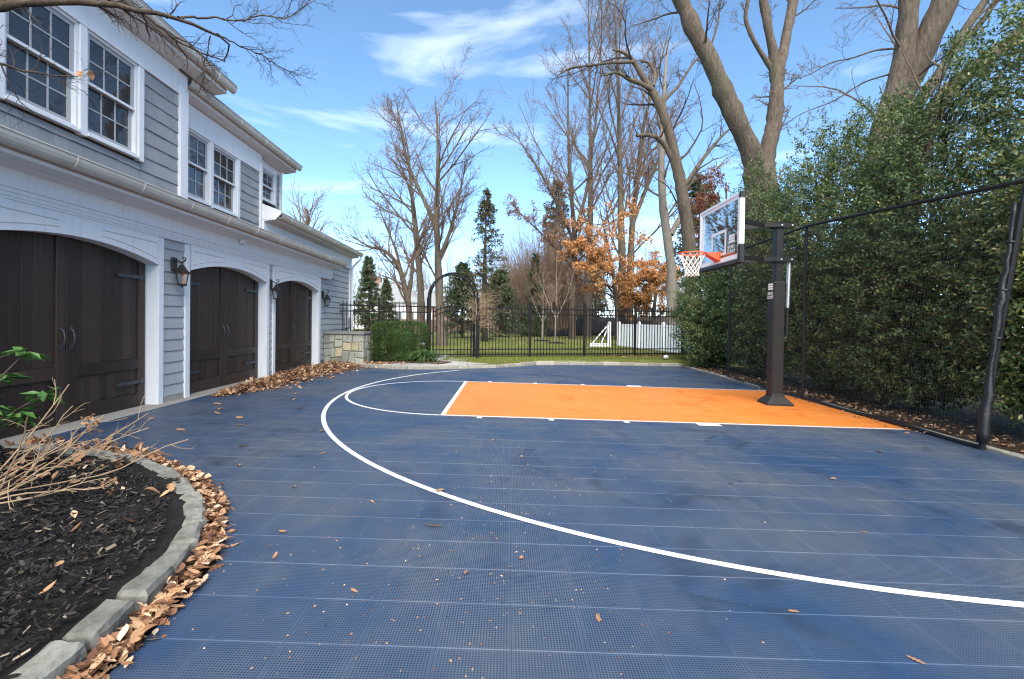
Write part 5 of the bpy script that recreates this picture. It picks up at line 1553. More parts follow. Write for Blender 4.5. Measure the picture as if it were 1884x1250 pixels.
bare_tree('great_forked_tree', 'massive tree forking into two great limbs above the holly hedge', [
    [(8.80, 16, -.1, .85), (8.62, 16, 2.0, .70), (8.49, 16, 4.56, .62), (8.40, 16, 6.1, .60), (8.40, 16, 6.7, .45)],
    [(8.40, 16, 5.7, .5), (8.28, 16, 6.5, .43), (7.97, 15.9, 7.2, .38), (7.57, 15.75, 7.8, .36), (7.1, 15.6, 8.53, .33), (6.5, 15.5, 9.75, .31), (5.88, 15.4, 10.7, .28), (5.34, 15.25, 11.63, .26), (4.82, 15.1, 12.56, .22), (4.16, 15, 14.15, .15)],
    [(8.42, 16, 5.7, .45), (8.5, 16, 6.5, .38), (8.66, 16.1, 7.1, .32), (8.88, 16.15, 7.98, .28), (9.0, 16.2, 9.09, .27), (9.05, 16.3, 10.1, .27)],
    [(9.03, 16.3, 9.7, .24), (8.95, 16.3, 10.2, .19), (8.83, 16.2, 10.64, .17), (8.6, 16.15, 11.47, .16), (8.43, 16.1, 12.22, .15), (8.18, 16, 13.61, .11)],
    [(9.06, 16.3, 9.7, .25), (9.16, 16.35, 10.2, .21), (9.36, 16.5, 10.79, .19), (9.62, 16.65, 11.79, .18), (9.85, 16.8, 12.74, .18), (10.22, 17, 14.58, .13)],
    [(9.0, 16.3, 9.9, .12), (8.75, 16.3, 10.2, .1), (8.43, 16.24, 10.58, .085), (8.05, 16.18, 11.14, .08), (7.82, 16.12, 11.64, .075), (7.9, 16.06, 12.2, .065), (8.0, 16, 13.42, .05)]], 11, M['bark'], M['twig'],
    [(7, .45, 1, .9, .30, .18, 8, .14, .03), (6, .2, 1, .7, .45, .5, 6, .15, .02), (6, .2, 1, .65, .45, .55, 4, .18, .01), (3, .2, 1, .6, .55, .7, 2, .18, .0)], None, sides=14)
bare_tree('twin_trunk_tree', 'big tree with two thick close trunks leaning right behind the hedge', [
    [(8.45, 11.0, -.1, .42), (8.33, 11, 2.2, .34), (8.35, 11, 4.71, .28), (8.54, 11, 5.98, .25), (8.81, 11, 6.53, .26), (8.97, 11, 7.31, .25), (9.07, 11, 8.08, .24), (9.1, 11, 8.81, .24), (9.16, 11, 9.93, .2), (9.2, 11, 11.5, .14)],
    [(8.45, 11.05, 2.0, .24), (8.66, 11.2, 4.6, .24), (8.92, 11.2, 6.27, .25), (9.17, 11.1, 6.88, .28), (9.44, 11.0, 7.71, .30), (9.62, 10.83, 8.3, .31), (9.73, 10.77, 8.66, .3), (9.99, 10.7, 9.7, .26), (10.4, 10.6, 11.5, .2)],
    [(9.03, 11, 7.72, .032), (8.5, 11.2, 7.78, .024), (8.0, 11.3, 7.62, .02), (7.6, 11.4, 7.60, .016), (7.1, 11.5, 7.3, .012), (6.6, 11.6, 7.25, .007)],
    [(9.0, 11, 7.2, .026), (8.4, 11.4, 7.15, .02), (7.9, 11.7, 6.8, .016), (7.3, 12, 6.65, .011), (6.8, 12.4, 6.3, .006)]], 12, M['bark'], M['twig'],
    [(8, .35, 1, .9, .26, .3, 8, .14, .0), (7, .2, 1, .7, .5, .5, 6, .15, -.02), (7, .2, 1, .65, .5, .55, 3, .18, -.02)], None, sides=14)
bare_tree('leaning_tree', 'thin knotty tree leaning right, between the twin trunks and the slanting trunk', [
    [(7.75, 10.1, -.1, .26), (7.85, 10, 2.0, .22), (8.01, 10, 3.6, .19), (8.33, 9.93, 5.86, .14), (8.75, 9.87, 6.41, .13), (8.97, 9.8, 6.87, .1), (9.17, 9.73, 7.36, .09), (9.46, 9.67, 7.8, .08), (9.9, 9.6, 8.6, .06)],
    [(8.8, 9.9, 6.5, .08), (9.1, 9.9, 6.97, .07), (9.32, 9.8, 7.24, .06), (9.5, 9.7, 7.5, .055), (9.67, 9.6, 7.88, .05), (9.9, 9.5, 8.6, .03)]], 13, M['bark'], M['twig'],
    [(7, .6, 1, .8, .22, .3, 6, .14, .02), (6, .2, 1, .7, .5, .5, 5, .15, .0), (4, .2, 1, .65, .5, .55, 4, .18, 0)], None)
bare_tree('leaning_tree', 'mossy trunk slanting to the upper right edge over the holly', [
    [(7.0, 8.95, -.1, .26), (7.15, 8.9, 2.0, .23), (7.43, 8.8, 4.04, .2), (7.67, 8.72, 5.3, .17), (8.13, 8.64, 5.85, .15), (8.65, 8.56, 6.24, .14), (9.04, 8.48, 6.59, .13), (9.66, 8.4, 7.07, .1)]], 14, M['bark_dark'], M['twig'],
    [(6, .6, 1, .8, .2, .3, 6, .14, .02), (5, .2, 1, .7, .5, .5, 5, .15, .0)], None)
# tree beyond the roof
bare_tree('bare_tree', 'distant bare tree showing over the low roof of the house', [
    [(-13.4, 30, .05, .3), (-13.2, 30, 3, .24), (-12.9, 30, 5.5, .18), (-12.8, 30, 8.2, .05)]], 15, M['bark'], M['twig_brown'],
    [(20, .35, 1, .6, .42, .5, 7, .1, .08), (8, .2, 1, .6, .45, .55, 5, .13, .05), (5, .2, 1, .6, .45, .55, 4, .16, .03)], 'bare trees beyond the fence')

# ---- young oaks that keep their orange leaves
def leafy_oak(name, label, limbs, seed, leaf_mat, n, zlo, zhi, spec=None, size=.14):
    return bare_tree(name, label, limbs, seed, M['bark_dark'], M['twig_dark'], spec or
        [(14, .2, 1, 1.15, .42, .45, 7, .13, .02), (7, .15, 1, .8, .45, .55, 5, .16, .01), (5, .2, 1, .7, .5, .55, 4, .18, .0)], 'oaks holding dry leaves', (leaf_mat, n, size, zlo, zhi))
leafy_oak('oak_tree', 'oak holding orange dry leaves in front of the tall bare trunks', [
    [(7.6, 33, .05, .22), (7.55, 33, 2.5, .18), (7.3, 33, 4.5, .14), (6.9, 33, 6.4, .1), (6.3, 33, 9.0, .04)], [(7.5, 33, 3.0, .1), (8.6, 32.6, 3.9, .08), (9.8, 32.4, 4.4, .05), (10.8, 32.2, 4.6, .02)],
    [(7.3, 33, 4.5, .1), (5.6, 32.6, 5.6, .07), (4.2, 32.4, 6.4, .03)]], 31, M['oak_leaf'], 15500, 2.0, 9.6, size=.17)
leafy_oak('oak_tree', 'oak with orange leaves low behind the white fence, beside the pale forked tree', [
    [(10.4, 34, .05, .2), (10.4, 34, 2.0, .16), (10.6, 34, 3.8, .12), (10.9, 34, 5.6, .06)], [(10.4, 34, 2.2, .1), (9.2, 33.6, 3.0, .07), (8.2, 33.4, 3.3, .03)]], 32, M['oak_leaf'], 8000, 1.5, 6.5, size=.17)
leafy_oak('oak_tree', 'thin russet-leaved tree right of the pale forked trunk', [
    [(10.2, 22.5, .05, .14), (10.2, 22.5, 2.5, .12), (10.3, 22.5, 5.0, .09), (10.2, 22.5, 8.0, .04)]], 33, M['russet_leaf'], 1300, 3.5, 9.5)

# ---- conifers
def conifer(name, label, base, H, Rb, n_wh, seed, mat, z0=0.1, dens=1.0, size=.22, group='evergreens beyond the fence', droop=-.15, power=.9):
    r = np.random.default_rng(seed)
    t = thing(name, label, 'tree', (base[0], base[1], LAWN_Z), 0, group)
    MB().tube([(0, 0, -.1), (r.normal(0, .05), 0, H * .5), (0, 0, H)], [H * .022, H * .013, .01], 7).build('trunk', M['bark_dark'], t, True)
    C, D, U, parts = [], [], [], []
    nb = n_wh * 7
    h = z0 * H + (1 - z0) * H * r.uniform(0, 1, nb) ** .85
    rad = Rb * (1 - (h - z0 * H) / (H * (1 - z0))) ** power * r.uniform(.55, 1.12, nb) + .06
    az = r.uniform(0, 2 * math.pi, nb)
    S = np.stack([np.zeros(nb), np.zeros(nb), h], 1)
    d = np.stack([np.cos(az), np.sin(az), r.normal(.12, .12, nb)], 1)
    P, Rr = grow(r, S, d, rad, np.full(nb, .012 + .003 * H * .3), 6, .07, droop * .3)
    parts.append(tube_np(P, Rr, 3))
    V, F = join_np(parts); link_mesh('boughs', np_mesh('boughs', V, [F]), M['bark_dark'], t)
    per = int(34 * dens)
    tt = r.uniform(.15, 1.02, (nb, per)); f = np.clip(tt, 0, .999) * 6; i = f.astype(int); w = (f - i)[..., None]; bi = np.arange(nb)[:, None]
    Q = (P[bi, i] * (1 - w) + P[bi, i + 1] * w).reshape(-1, 3); T = unit(P[bi, i + 1] - P[bi, i]).reshape(-1, 3)
    side = unit(np.cross(T, rand_dirs(r, len(Q)))); 
    V, F = leaf_cards(Q + r.normal(0, .03, Q.shape), T * .7 + side * .8 + [0, 0, -.1], rand_dirs(r, len(Q)) + [0, 0, .8], size * r.uniform(.6, 1.2, len(Q)), size * .34)
    link_mesh('foliage', np_mesh('needles', V, [F]), mat, t)
    return t
conifer('spruce_tree', 'tall sparse conifer right of the garden arbor', (-1.35, 27.5), 8.8, 1.9, 24, 41, M['needle_dry'], .14, .62, .22, power=.8)
conifer('pine_tree', 'dark green pine seen through the garden arbor', (-3.2, 33), 5.2, 2.3, 26, 42, M['needle'], .06, 1.2, .26, power=.6)
conifer('pine_tree', 'broad green pine between the conifer and the brown thicket', (-.6, 36), 5.0, 2.0, 24, 43, M['needle'], .05, 1.2, .28, power=.55)
conifer('spruce_tree', 'green spruce beside the corner of the house', (-8.6, 29), 5.0, 1.6, 26, 44, M['needle'], .04, 1.3, .2)
conifer('spruce_tree', 'small dark spruce left of the pale far house', (-7.2, 28), 3.6, .85, 20, 45, M['needle'], .04, 1.3, .17)
conifer('spruce_tree', 'green spruce standing in front of the brown thicket', (2.3, 41), 7.0, 1.7, 24, 46, M['needle'], .06, 1.1, .26)
conifer('pine_tree', 'tall thin pine behind the orange oak', (4.6, 47), 15, 2.4, 30, 47, M['needle_dry'], .3, .8, .34, power=.5)
conifer('pine_tree', 'dark evergreen between the hoop and the great forked tree', (10.8, 27), 9.5, 2.2, 30, 48, M['needle'], .1, .8, .28, power=.5)
conifer('pine_tree', 'dark evergreen among the tall trunks over the black cloth fence', (8.4, 46), 8.0, 1.6, 24, 49, M['needle'], .1, 1.0, .3, power=.6)

# ---- holly hedge: separate trees in a row
def holly(label, x, y, hx, hy, H, seed, n_cl):
    r = np.random.default_rng(seed)
    t = thing('holly_tree', label, 'holly', (x, y, -.09), 0, 'holly hedge along the court')
    tr = MB()
    for k in range(3):
        a = r.uniform(0, 6.28)
        tr.tube([(.12 * math.cos(a), .12 * math.sin(a), -.05), (.2 * math.cos(a), .25 * math.sin(a), H * .4), (.3 * math.cos(a), .5 * math.sin(a), H * .85)], [.06, .045, .012], 6)
    tr.build('trunk', M['bark_dark'], t)
    # clump centres on a rounded box, most near the skin
    d = rand_dirs(r, n_cl); p = 3.6
    s = (np.abs(d) ** p).sum(1) ** (-1 / p)
    n_cl = int(n_cl * 1.35); d = rand_dirs(r, n_cl); s = (np.abs(d) ** p).sum(1) ** (-1 / p)
    depth = 1 - np.abs(r.normal(0, .20, n_cl)); depth = np.clip(depth, .15, 1.06)
    q = d * s[:, None] * depth[:, None]
    q[:, 2] = q[:, 2] * .5 + .5
    taper = 1 - .30 * np.clip(q[:, 2:3] - .62, 0, 1) / .38
    top_w = 1 + .10 * np.sin(q[:, 1:2] * 5 + seed) + .08 * np.sin(q[:, 0:1] * 4 + 2 * seed)
    C = np.concatenate([q[:, :2] * taper * [hx, hy], q[:, 2:3] * H * top_w * .94 + .18], 1)
    C = C[(r.uniform(0, 1, len(C)) > .38 * np.clip((C[:, 2] / H - .50) / .4, 0, 1))]
    # upright shoots at the top
    ns = 16
    sh = np.stack([r.uniform(-.6, .6, ns) * hx, r.uniform(-.8, .8, ns) * hy, np.full(ns, H * .9)], 1)
    shp = [sh + [0, 0, k * .11] + r.normal(0, .02, sh.shape) for k in range(6)]
    C = np.concatenate([C] + shp); ncl = len(C)
    out = unit(np.concatenate([C[:, :2] / [hx, hy], (C[:, 2:3] - H * .45) / H * 1.2], 1) + 1e-6)
    twd = unit(out + r.normal(0, .5, C.shape) + [0, 0, .35])
    per = 26
    u = r.uniform(0, 1, (ncl, per, 1))
    Q = C[:, None, :] + twd[:, None, :] * (u - .5) * .30 + r.normal(0, .035, (ncl, per, 3))
    Q[-ns * 6:] = C[-ns * 6:, None, :] + r.normal(0, .03, (ns * 6, per, 3))
    keep = np.ones((ncl, per), bool); keep[-ns * 6:, 9:] = False
    Dr = unit(twd[:, None, :] * .5 + r.normal(0, .75, (ncl, per, 3)) + [0, 0, -.05])
    Up = unit(out[:, None, :] * .8 + [0, 0, .7] + r.normal(0, .45, (ncl, per, 3)))
    Q, Dr, Up = Q[keep], Dr[keep], Up[keep]
    n = len(Q)
    V, F = leaf_cards(Q, Dr, Up, r.uniform(.048, .082, n), r.uniform(.026, .038, n), .18)
    ni = 5200
    qi = rand_dirs(r, ni) * (r.uniform(0, 1, (ni, 1)) ** .4) * .8
    Ci = np.stack([qi[:, 0] * hx * .75, qi[:, 1] * hy * 1.15, np.clip((qi[:, 2] * .5 + .40) * H * .74, .1, None)], 1)
    Vi, Fi = leaf_cards(Ci, rand_dirs(r, ni), rand_dirs(r, ni), r.uniform(.10, .17, ni), r.uniform(.06, .09, ni), .18)
    V, F = np.concatenate([V, Vi]), np.concatenate([F, Fi + len(V)])
    link_mesh('crown', np_mesh('holly_leaves', V, [F]), M['holly'], t)
    # twigs inside
    S = C[r.integers(0, ncl, 260)]; B0 = np.stack([S[:, 0] * .15, S[:, 1] * .3, np.maximum(.2, S[:, 2] - .6)], 1)
    P = np.stack([B0, (B0 + S) / 2 + r.normal(0, .05, S.shape), S], 1)
    V, F = tube_np(P, np.tile([[.014, .009, .004]], (260, 1)), 3)
    link_mesh('branches', np_mesh('holly_twigs', V, [F]), M['bark_dark'], t)
    # berries
    nb = 26
    idx = r.integers(0, ncl - ns * 6, nb); Bc = C[idx] + out[idx] * .06
    bm = MB()
    for c in Bc:
        for k in range(5):
            o_ = r.normal(0, .022, 3)
            bm.lathe([(.002, -.008), (.008, 0), (.002, .008)], 5, c + o_)
    link_mesh('berries', bm.mesh('berries', fix=False), M['berry'], t)['kind'] = 'stuff'
holly('low holly at the far end of the hedge, beside the white fence', 6.62, 15.2, 1.15, 1.15, 3.75, 51, 1250)
holly('tall holly behind the backboard, second from the far end of the hedge', 7.05, 13.0, 1.25, 1.45, 5.3, 52, 1700)
holly('holly behind the hoop pole, in the middle of the hedge', 7.15, 10.5, 1.30, 1.55, 5.7, 53, 1900)
holly('broad holly right of the hoop pole, under the twin-trunk tree', 7.10, 8.1, 1.30, 1.50, 5.5, 54, 2000)
holly('holly reaching the right edge of the view beside the leaning post', 7.20, 5.9, 1.35, 1.45, 5.6, 55, 2100)
holly('nearest holly, cut by the right edge of the view', 7.45, 3.9, 1.35, 1.20, 5.6, 56, 900)

# ================================================================== NEAR SHRUBS AND THE OVERHANGING BRANCH
ov = [[(-4.05, 1.5, .05, .11), (-4.1, 1.7, 1.2, .095), (-4.15, 2.2, 2.4, .075), (-4.1, 2.9, 3.15, .055), (-3.79, 3.3, 3.43, .042), (-3.08, 3.42, 3.59, .027), (-2.98, 3.55, 3.65, .024), (-2.84, 3.67, 3.65, .021), (-2.67, 3.8, 3.71, .017), (-2.56, 3.92, 3.72, .013), (-2.49, 4.05, 3.71, .011), (-2.42, 4.17, 3.72, .009), (-2.6, 4.3, 3.64, .005)],
      [(-2.67, 3.8, 3.71, .012), (-2.62, 4.02, 3.84, .01), (-2.53, 4.14, 3.93, .009), (-2.39, 4.21, 3.93, .008), (-2.27, 4.29, 4.05, .007), (-2.06, 4.36, 4.06, .006), (-1.93, 4.43, 4.22, .005), (-1.86, 4.5, 4.33, .003)],
      [(-3.7, 3.35, 3.5, .018), (-3.3, 3.7, 3.83, .014), (-3.04, 3.9, 3.81, .013), (-2.93, 4.0, 3.73, .012), (-2.88, 4.1, 3.68, .011), (-2.76, 4.2, 3.66, .009), (-2.59, 4.3, 3.63, .007)],
      [(-2.5, 4.03, 3.72, .008), (-2.44, 4.25, 3.75, .007), (-2.31, 4.4, 3.74, .006), (-2.17, 4.5, 3.68, .005), (-2.02, 4.6, 3.67, .002)],
      [(-4.12, 2.3, 2.5, .022), (-3.6, 2.8, 2.88, .015), (-3.27, 3.0, 2.93, .011), (-3.21, 3.1, 2.91, .009), (-3.11, 3.2, 2.92, .006), (-3.02, 3.3, 2.98, .003)],
      [(-2.76, 4.2, 3.66, .007), (-2.68, 4.15, 3.5, .006), (-2.71, 4.17, 3.39, .005), (-2.77, 4.2, 3.3, .003)]]
mp = bare_tree('overhanging_tree', 'bare dark branches reaching over the court at the top left', ov, 61, M['bark_dark'], M['twig_dark'],
    [(16, .3, 1, .8, .36, .5, 7, .2, .01), (6, .12, 1, .7, .5, .6, 5, .2, .0), (4, .2, 1, .65, .5, .65, 3, .2, -.01)], None, cat='tree', jitter=.006, sides=7, lmax=1.25)
for k, (c, dd) in enumerate((((-3.10, 3.4, 3.07), (.3, -.2, -.5)), ((-3.01, 3.4, 3.08), (-.2, .3, -.6)))):
    V, F = leaf_cards(np.array([c]) - np.array(mp.location), np.array([dd]), np.array([[.2, -1, .3]]), .075, .06, simple=False)
    link_mesh('dry_leaf', np_mesh('hanging_leaf', V, [F]), M['dry_leaf'], mp)

# cane shrub at the left edge
cs = thing('cane_shrub', 'leafless shrub of tan canes arching over the mulch bed', 'shrub', (-3.35, 2.95, .12))
r = np.random.default_rng(71)
n = 14
a = r.normal(.6, .6, n)             # azimuth from +X towards +Y
el = r.uniform(.2, 1.05, n); el[:2] = .16
D = np.stack([np.cos(a) * np.cos(el), np.sin(a) * np.cos(el), np.sin(el)], 1)
S = np.stack([r.normal(0, .10, n), r.normal(0, .10, n), np.zeros(n)], 1)
L = r.uniform(.65, 1.0, n); L[:2] = r.uniform(1.1, 1.35, 2)
P, Rr = grow(r, S, D, L, np.full(n, .0065), 9, .13, .0, .5)
P[..., 2] = np.maximum(P[..., 2], .03)
V, F = tube_np(P, Rr, 6); link_mesh('canes', np_mesh('canes', V, [F], True), M['cane'], cs)
S2, D2, L2, R2 = spawn(r, P, Rr, 4, .35, .95, .7, .28, .7, L)
P2, Rr2 = grow(r, S2, D2, L2, R2, 5, .13, .02, .55); P2[..., 2] = np.maximum(P2[..., 2], .02)
S3, D3, L3, R3 = spawn(r, P2, Rr2, 2, .4, 1, .6, .5, .75, L2)
P3, Rr3 = grow(r, S3, D3, L3, R3, 4, .15, .0, .6)
V, F = join_np([tube_np(P2, Rr2, 5), tube_np(P3, Rr3, 4)]); link_mesh('twigs', np_mesh('cane_twigs', V, [F], True), M['cane'], cs)['kind'] = 'stuff'
nd = 26
Cc = P[:, -1][r.integers(0, n, 3)][:, None, :] + r.normal(0, .03, (3, nd, 3))
V, F = leaf_cards(Cc.reshape(-1, 3), rand_dirs(r, 3 * nd), rand_dirs(r, 3 * nd), .03, .02); link_mesh('seed_heads', np_mesh('seed_heads', V, [F]), M['dry_leaf'], cs)['kind'] = 'stuff'
# broad-leaved shrub behind the canes
rs = thing('broadleaf_shrub', 'green broad-leaved shrub at the left edge in front of the garage door', 'shrub', (-4.05, 3.35, .12))
st = MB(); heads = []
r = np.random.default_rng(73)
for k in range(9):
    ex, ey, ez = (.36 + r.normal(0, .12), r.normal(.12, .15), r.uniform(.35, .75)) if k > 1 else ((.50, .12, .92), (.56, .2, .60))[k]
    st.tube([(r.normal(0, .04), r.normal(0, .04), 0), (ex * .4, ey * .4, ez * .6), (ex, ey, ez)], [.012, .009, .006], 6); heads.append((ex, ey, ez))
st.build('stems', M['bark_dark'], rs, True)
Cl = []; Dl = []; Ul = []
for (ex, ey, ez) in heads:
    m = 11
    az = np.linspace(0, 2 * math.pi, m, endpoint=False) + r.uniform(0, 1); e2 = r.uniform(-.7, .35, m)
    Dl.append(np.stack([np.cos(az) * np.cos(e2), np.sin(az) * np.cos(e2), np.sin(e2)], 1)); Cl.append(np.tile([(ex, ey, ez)], (m, 1)) + r.normal(0, .015, (m, 3))); Ul.append(np.tile([(0, 0, 1.0)], (m, 1)) + r.normal(0, .25, (m, 3)))
V, F = leaf_cards(np.concatenate(Cl), np.concatenate(Dl), np.concatenate(Ul), r.uniform(.10, .16, 99), r.uniform(.042, .066, 99), .22, simple=False)
link_mesh('leaves', np_mesh('broad_leaves', V, [F], True), M['rhodo'], rs)

# ================================================================== FALLEN LEAVES
OAK = [(0, 0), (.10, .06), (.22, .17), (.30, .08), (.42, .24), (.50, .10), (.64, .26), (.72, .12), (.84, .16), (1.0, 0.0)]
BEECH = [(0, 0), (.10, .07), (.22, .16), (.34, .22), (.46, .24), (.58, .225), (.70, .18), (.82, .11), (.92, .045), (1.0, 0.0)]
def oak_leaves(C, az, L, r, tilt=.35, curl=.25, shape=OAK):
    """lobed curled leaves lying on the ground (fan around the midrib)"""
    out = np.array(shape); m = len(out)
    n = len(C)
    u = out[:, 0] - .5; v = out[:, 1]
    rr = r.uniform(.6, 1.25, n)
    zc = (np.abs(u)[None, :] ** 2 * curl * 2 * r.uniform(-.6, 1.6, n)[:, None])
    lift = v[None, :] ** 1 * r.uniform(-.2, .9, n)[:, None]
    lift2 = v[None, :] ** 1 * r.uniform(-.2, .9, n)[:, None]
    zero = np.zeros((n, m))
    mid = np.stack([np.tile(u, (n, 1)), zero, zc], -1)
    lf = np.stack([np.tile(u, (n, 1)), np.tile(v, (n, 1)) * rr[:, None], zc + lift], -1)
    rt = np.stack([np.tile(u, (n, 1)), -np.tile(v, (n, 1)) * rr[:, None], zc + lift2], -1)
    A = np.concatenate([mid, lf[:, 1:-1], rt[:, 1:-1]], 1) * L[:, None, None]
    tx, ty = r.normal(0, tilt, n), r.normal(0, tilt, n)
    A[..., 2] += A[..., 0] * tx[:, None] + A[..., 1] * ty[:, None]
    c, s = np.cos(az)[:, None], np.sin(az)[:, None]
    X = A[..., 0] * c - A[..., 1] * s; Y = A[..., 0] * s + A[..., 1] * c
    A[..., 2] -= A[..., 2].min(1, keepdims=True)
    V = np.stack([X, Y, A[..., 2]], -1) + C[:, None, :]
    F = []
    k = m + 2 * (m - 2)
    L_ = lambda i: i if i in (0, m - 1) else m + i - 1
    R_i = lambda i: i if i in (0, m - 1) else m + (m - 2) + i - 1
    for i in range(m - 1):
        F.append([i, i + 1, L_(i + 1), L_(i)] if i not in (0, m - 2) else ([0, 1, L_(1), L_(1)] if i == 0 else [m - 2, m - 1, L_(m - 2), L_(m - 2)]))
        F.append([i, R_i(i), R_i(i + 1), i + 1] if i not in (0, m - 2) else ([0, R_i(1), 1, 1] if i == 0 else [m - 2, R_i(m - 2), m - 1, m - 1]))
    tri = [f[:3] for f in F if len(set(f)) == 3]; quad = [f for f in F if len(set(f)) == 4]
    o = np.arange(n)[:, None, None] * k
    return V.reshape(-1, 3), (np.array(tri)[None] + o).reshape(-1, 3), (np.array(quad)[None] + o).reshape(-1, 4)
def litter(name, label, pts, size, seed, mat='dry_leaf', tilt=.4, parent=None, detailed=True):
    r = np.random.default_rng(seed); n = len(pts)
    L = size * r.uniform(.55, 1.3, n)
    if detailed:
        h = n // 4
        V, T_, Q_ = oak_leaves(pts[:h], r.uniform(0, 6.28, h), L[:h], r, tilt)
        Vb, Tb, Qb = oak_leaves(pts[h:], r.uniform(0, 6.28, n - h), L[h:] * .85, r, tilt, .3, BEECH)
        V, T_, Q_ = np.concatenate([V, Vb]), np.concatenate([T_, Tb + len(V)]), np.concatenate([Q_, Qb + len(V)])
        me = np_mesh(name, V, [T_, Q_])
    else:
        V, F = leaf_cards(pts, np.concatenate([r.normal(size=(n, 2)), r.normal(0, tilt, (n, 1))], 1), np.concatenate([r.normal(0, .5, (n, 2)), np.ones((n, 1))], 1), L, L * r.uniform(.4, .75, n), .2)
        me = np_mesh(name, V, [F])
    return tag(link_mesh(name, me, M[mat], parent), label, kind='stuff')
def along(line, n, spread, r, bias=0.0):
    P = np.array(line, float); seg = np.linalg.norm(np.diff(P, axis=0), axis=1); S = np.concatenate([[0], np.cumsum(seg)])
    s = r.uniform(0, S[-1], n); k = np.minimum(np.searchsorted(S, s, 'right') - 1, len(seg) - 1)
    d = (P[k + 1] - P[k]) / seg[k][:, None]; q = P[k] + d * (s - S[k])[:, None]
    return q + np.stack([-d[:, 1], d[:, 0]], 1) * (bias + r.normal(0, 1, n) * spread)[:, None]
gzv = lambda x: -0.016 * np.clip(x, -7, 7)
r = np.random.default_rng(81)
# drift against the garage doors
n = 6500
y = 7.35 + 5.3 * r.beta(1.5, 1.25, n)
wid = np.interp(y, [7.3, 8.2, 9.5, 11, 12.6], [.14, .42, .50, .62, .85])
edge_x = np.interp(y, [7.3, 9, 11, 12.7], [-4.60, -4.62, -4.72, -4.70])
o = np.abs(r.normal(0, .55, n)) * wid
hgt = np.interp(y, [7.3, 8.2, 10, 12.6], [.03, .10, .13, .10]) * np.exp(-(o / wid - .35) ** 2 * 2.2) * r.uniform(0, 1, n) ** .6
px_ = np.minimum(edge_x + o, -3.4)
drift = np.stack([px_, y, gzv(px_) + hgt], 1)
litter('leaf_drift', 'brown leaf drift piled along the garage doors', drift[:1500], .098, 82, tilt=.5)
litter('leaf_drift_crumbs', 'smaller broken leaves among the drift by the garage doors', drift[1500:], .075, 182, tilt=.45, detailed=False)
# strip between kerb and court
P2 = along([(-1.47, 1.2), (-1.49, 1.9), (-1.53, 2.25), (-1.63, 2.6), (-1.83, 2.95), (-2.06, 3.3), (-2.36, 3.6), (-2.72, 3.86), (-3.1, 4.06), (-3.6, 4.21), (-4.4, 4.3)], 2000, .04, r)
litter('kerb_leaves', 'tan leaves filling the gap between granite kerb and court', np.stack([P2[:, 0], P2[:, 1], gzv(P2[:, 0]) - .005 + r.uniform(0, .045, len(P2))], 1), .075, 83, tilt=.22)
P2 = along([(-3.0, 4.1), (-3.6, 4.22), (-4.5, 4.35)], 260, .10, r)
litter('corner_leaves', 'brown leaves gathered at the far side of the planting bed', np.stack([P2[:, 0], P2[:, 1], gzv(P2[:, 0]) + r.uniform(.0, .05, len(P2))], 1), .1, 84, tilt=.45)
# on the mulch
n = 46
P2 = np.stack([r.uniform(-3.9, -1.95, n), r.uniform(1.4, 3.7, n)], 1); P2 = P2[[inside(q, bed_poly) for q in P2]]
litter('mulch_leaves', 'a few dry leaves lying on the black mulch', np.stack([P2[:, 0], P2[:, 1], .112 + np.clip((-P2[:, 0] - 1.8) * .025, 0, .1)], 1), .09, 85, tilt=.3)
n = 130
P2 = np.stack([r.uniform(-4.6, -3.0, n), r.uniform(3.3, 4.0, n)], 1)
litter('bed_corner_leaves', 'brown leaves under the cane shrub', np.stack([P2[:, 0], P2[:, 1], .115 + np.clip((-P2[:, 0] - 1.8) * .025, 0, .1)], 1), .09, 86, tilt=.4)
# under hedge, along net, round the gate
n = 1500
P2 = np.stack([5.85 + np.abs(r.normal(0, .45, n)), r.uniform(4.8, 15.5, n)], 1)
litter('hedge_litter', 'dry leaves scattered on the soil under the hedge', np.stack([P2[:, 0], P2[:, 1], np.full(n, -.08)], 1), .075, 87, tilt=.3, detailed=False)
P2 = along([(5.46, 6.0), (5.52, 9.0), (5.60, 12.3)], 150, .07, r)
litter('net_litter', 'dry leaves caught along the foot of the net', np.stack([P2[:, 0], P2[:, 1], gzv(P2[:, 0]) + .004], 1), .06, 88, tilt=.3, detailed=False)
P2 = np.concatenate([along([(-4.0, 12.9), (-3.4, 13.1), (-2.9, 13.5)], 420, .16, r), along([(-3.8, 12.55), (-2.7, 12.35)], 60, .06, r)])
litter('gate_litter', 'brown leaves in front of the clipped hedge', np.stack([P2[:, 0], P2[:, 1], np.full(len(P2), .095)], 1), .085, 89, tilt=.4, detailed=False)
P2 = np.concatenate([np.stack([r.uniform(3.2, 7.5, 420), 0 * r.uniform(0, 1, 420)], 1)]); P2[:, 1] = 15.93 + .27 * P2[:, 0] + r.normal(.1, .16, len(P2))
P3_ = np.stack([r.uniform(-5, 12, 900), r.uniform(17, 40, 900)], 1)
P2 = np.concatenate([P2, P3_])
litter('lawn_litter', 'dry leaves scattered over the lawn and along the iron fence', np.stack([P2[:, 0], P2[:, 1], np.full(len(P2), LAWN_Z + .015)], 1), .10, 90, tilt=.35, detailed=False)
# tiny crumbs and clippings on the near tiles
n = 900
P2 = np.stack([r.normal(-.35, .75, n), r.gamma(4, .6, n) + .9], 1); P2 = P2[[inside(q, COURT) for q in P2]]
litter('court_crumbs', 'tiny leaf crumbs and clippings on the near blue tiles', np.stack([P2[:, 0], P2[:, 1], gzv(P2[:, 0]) + .003], 1), .013, 91, tilt=.2, detailed=False)
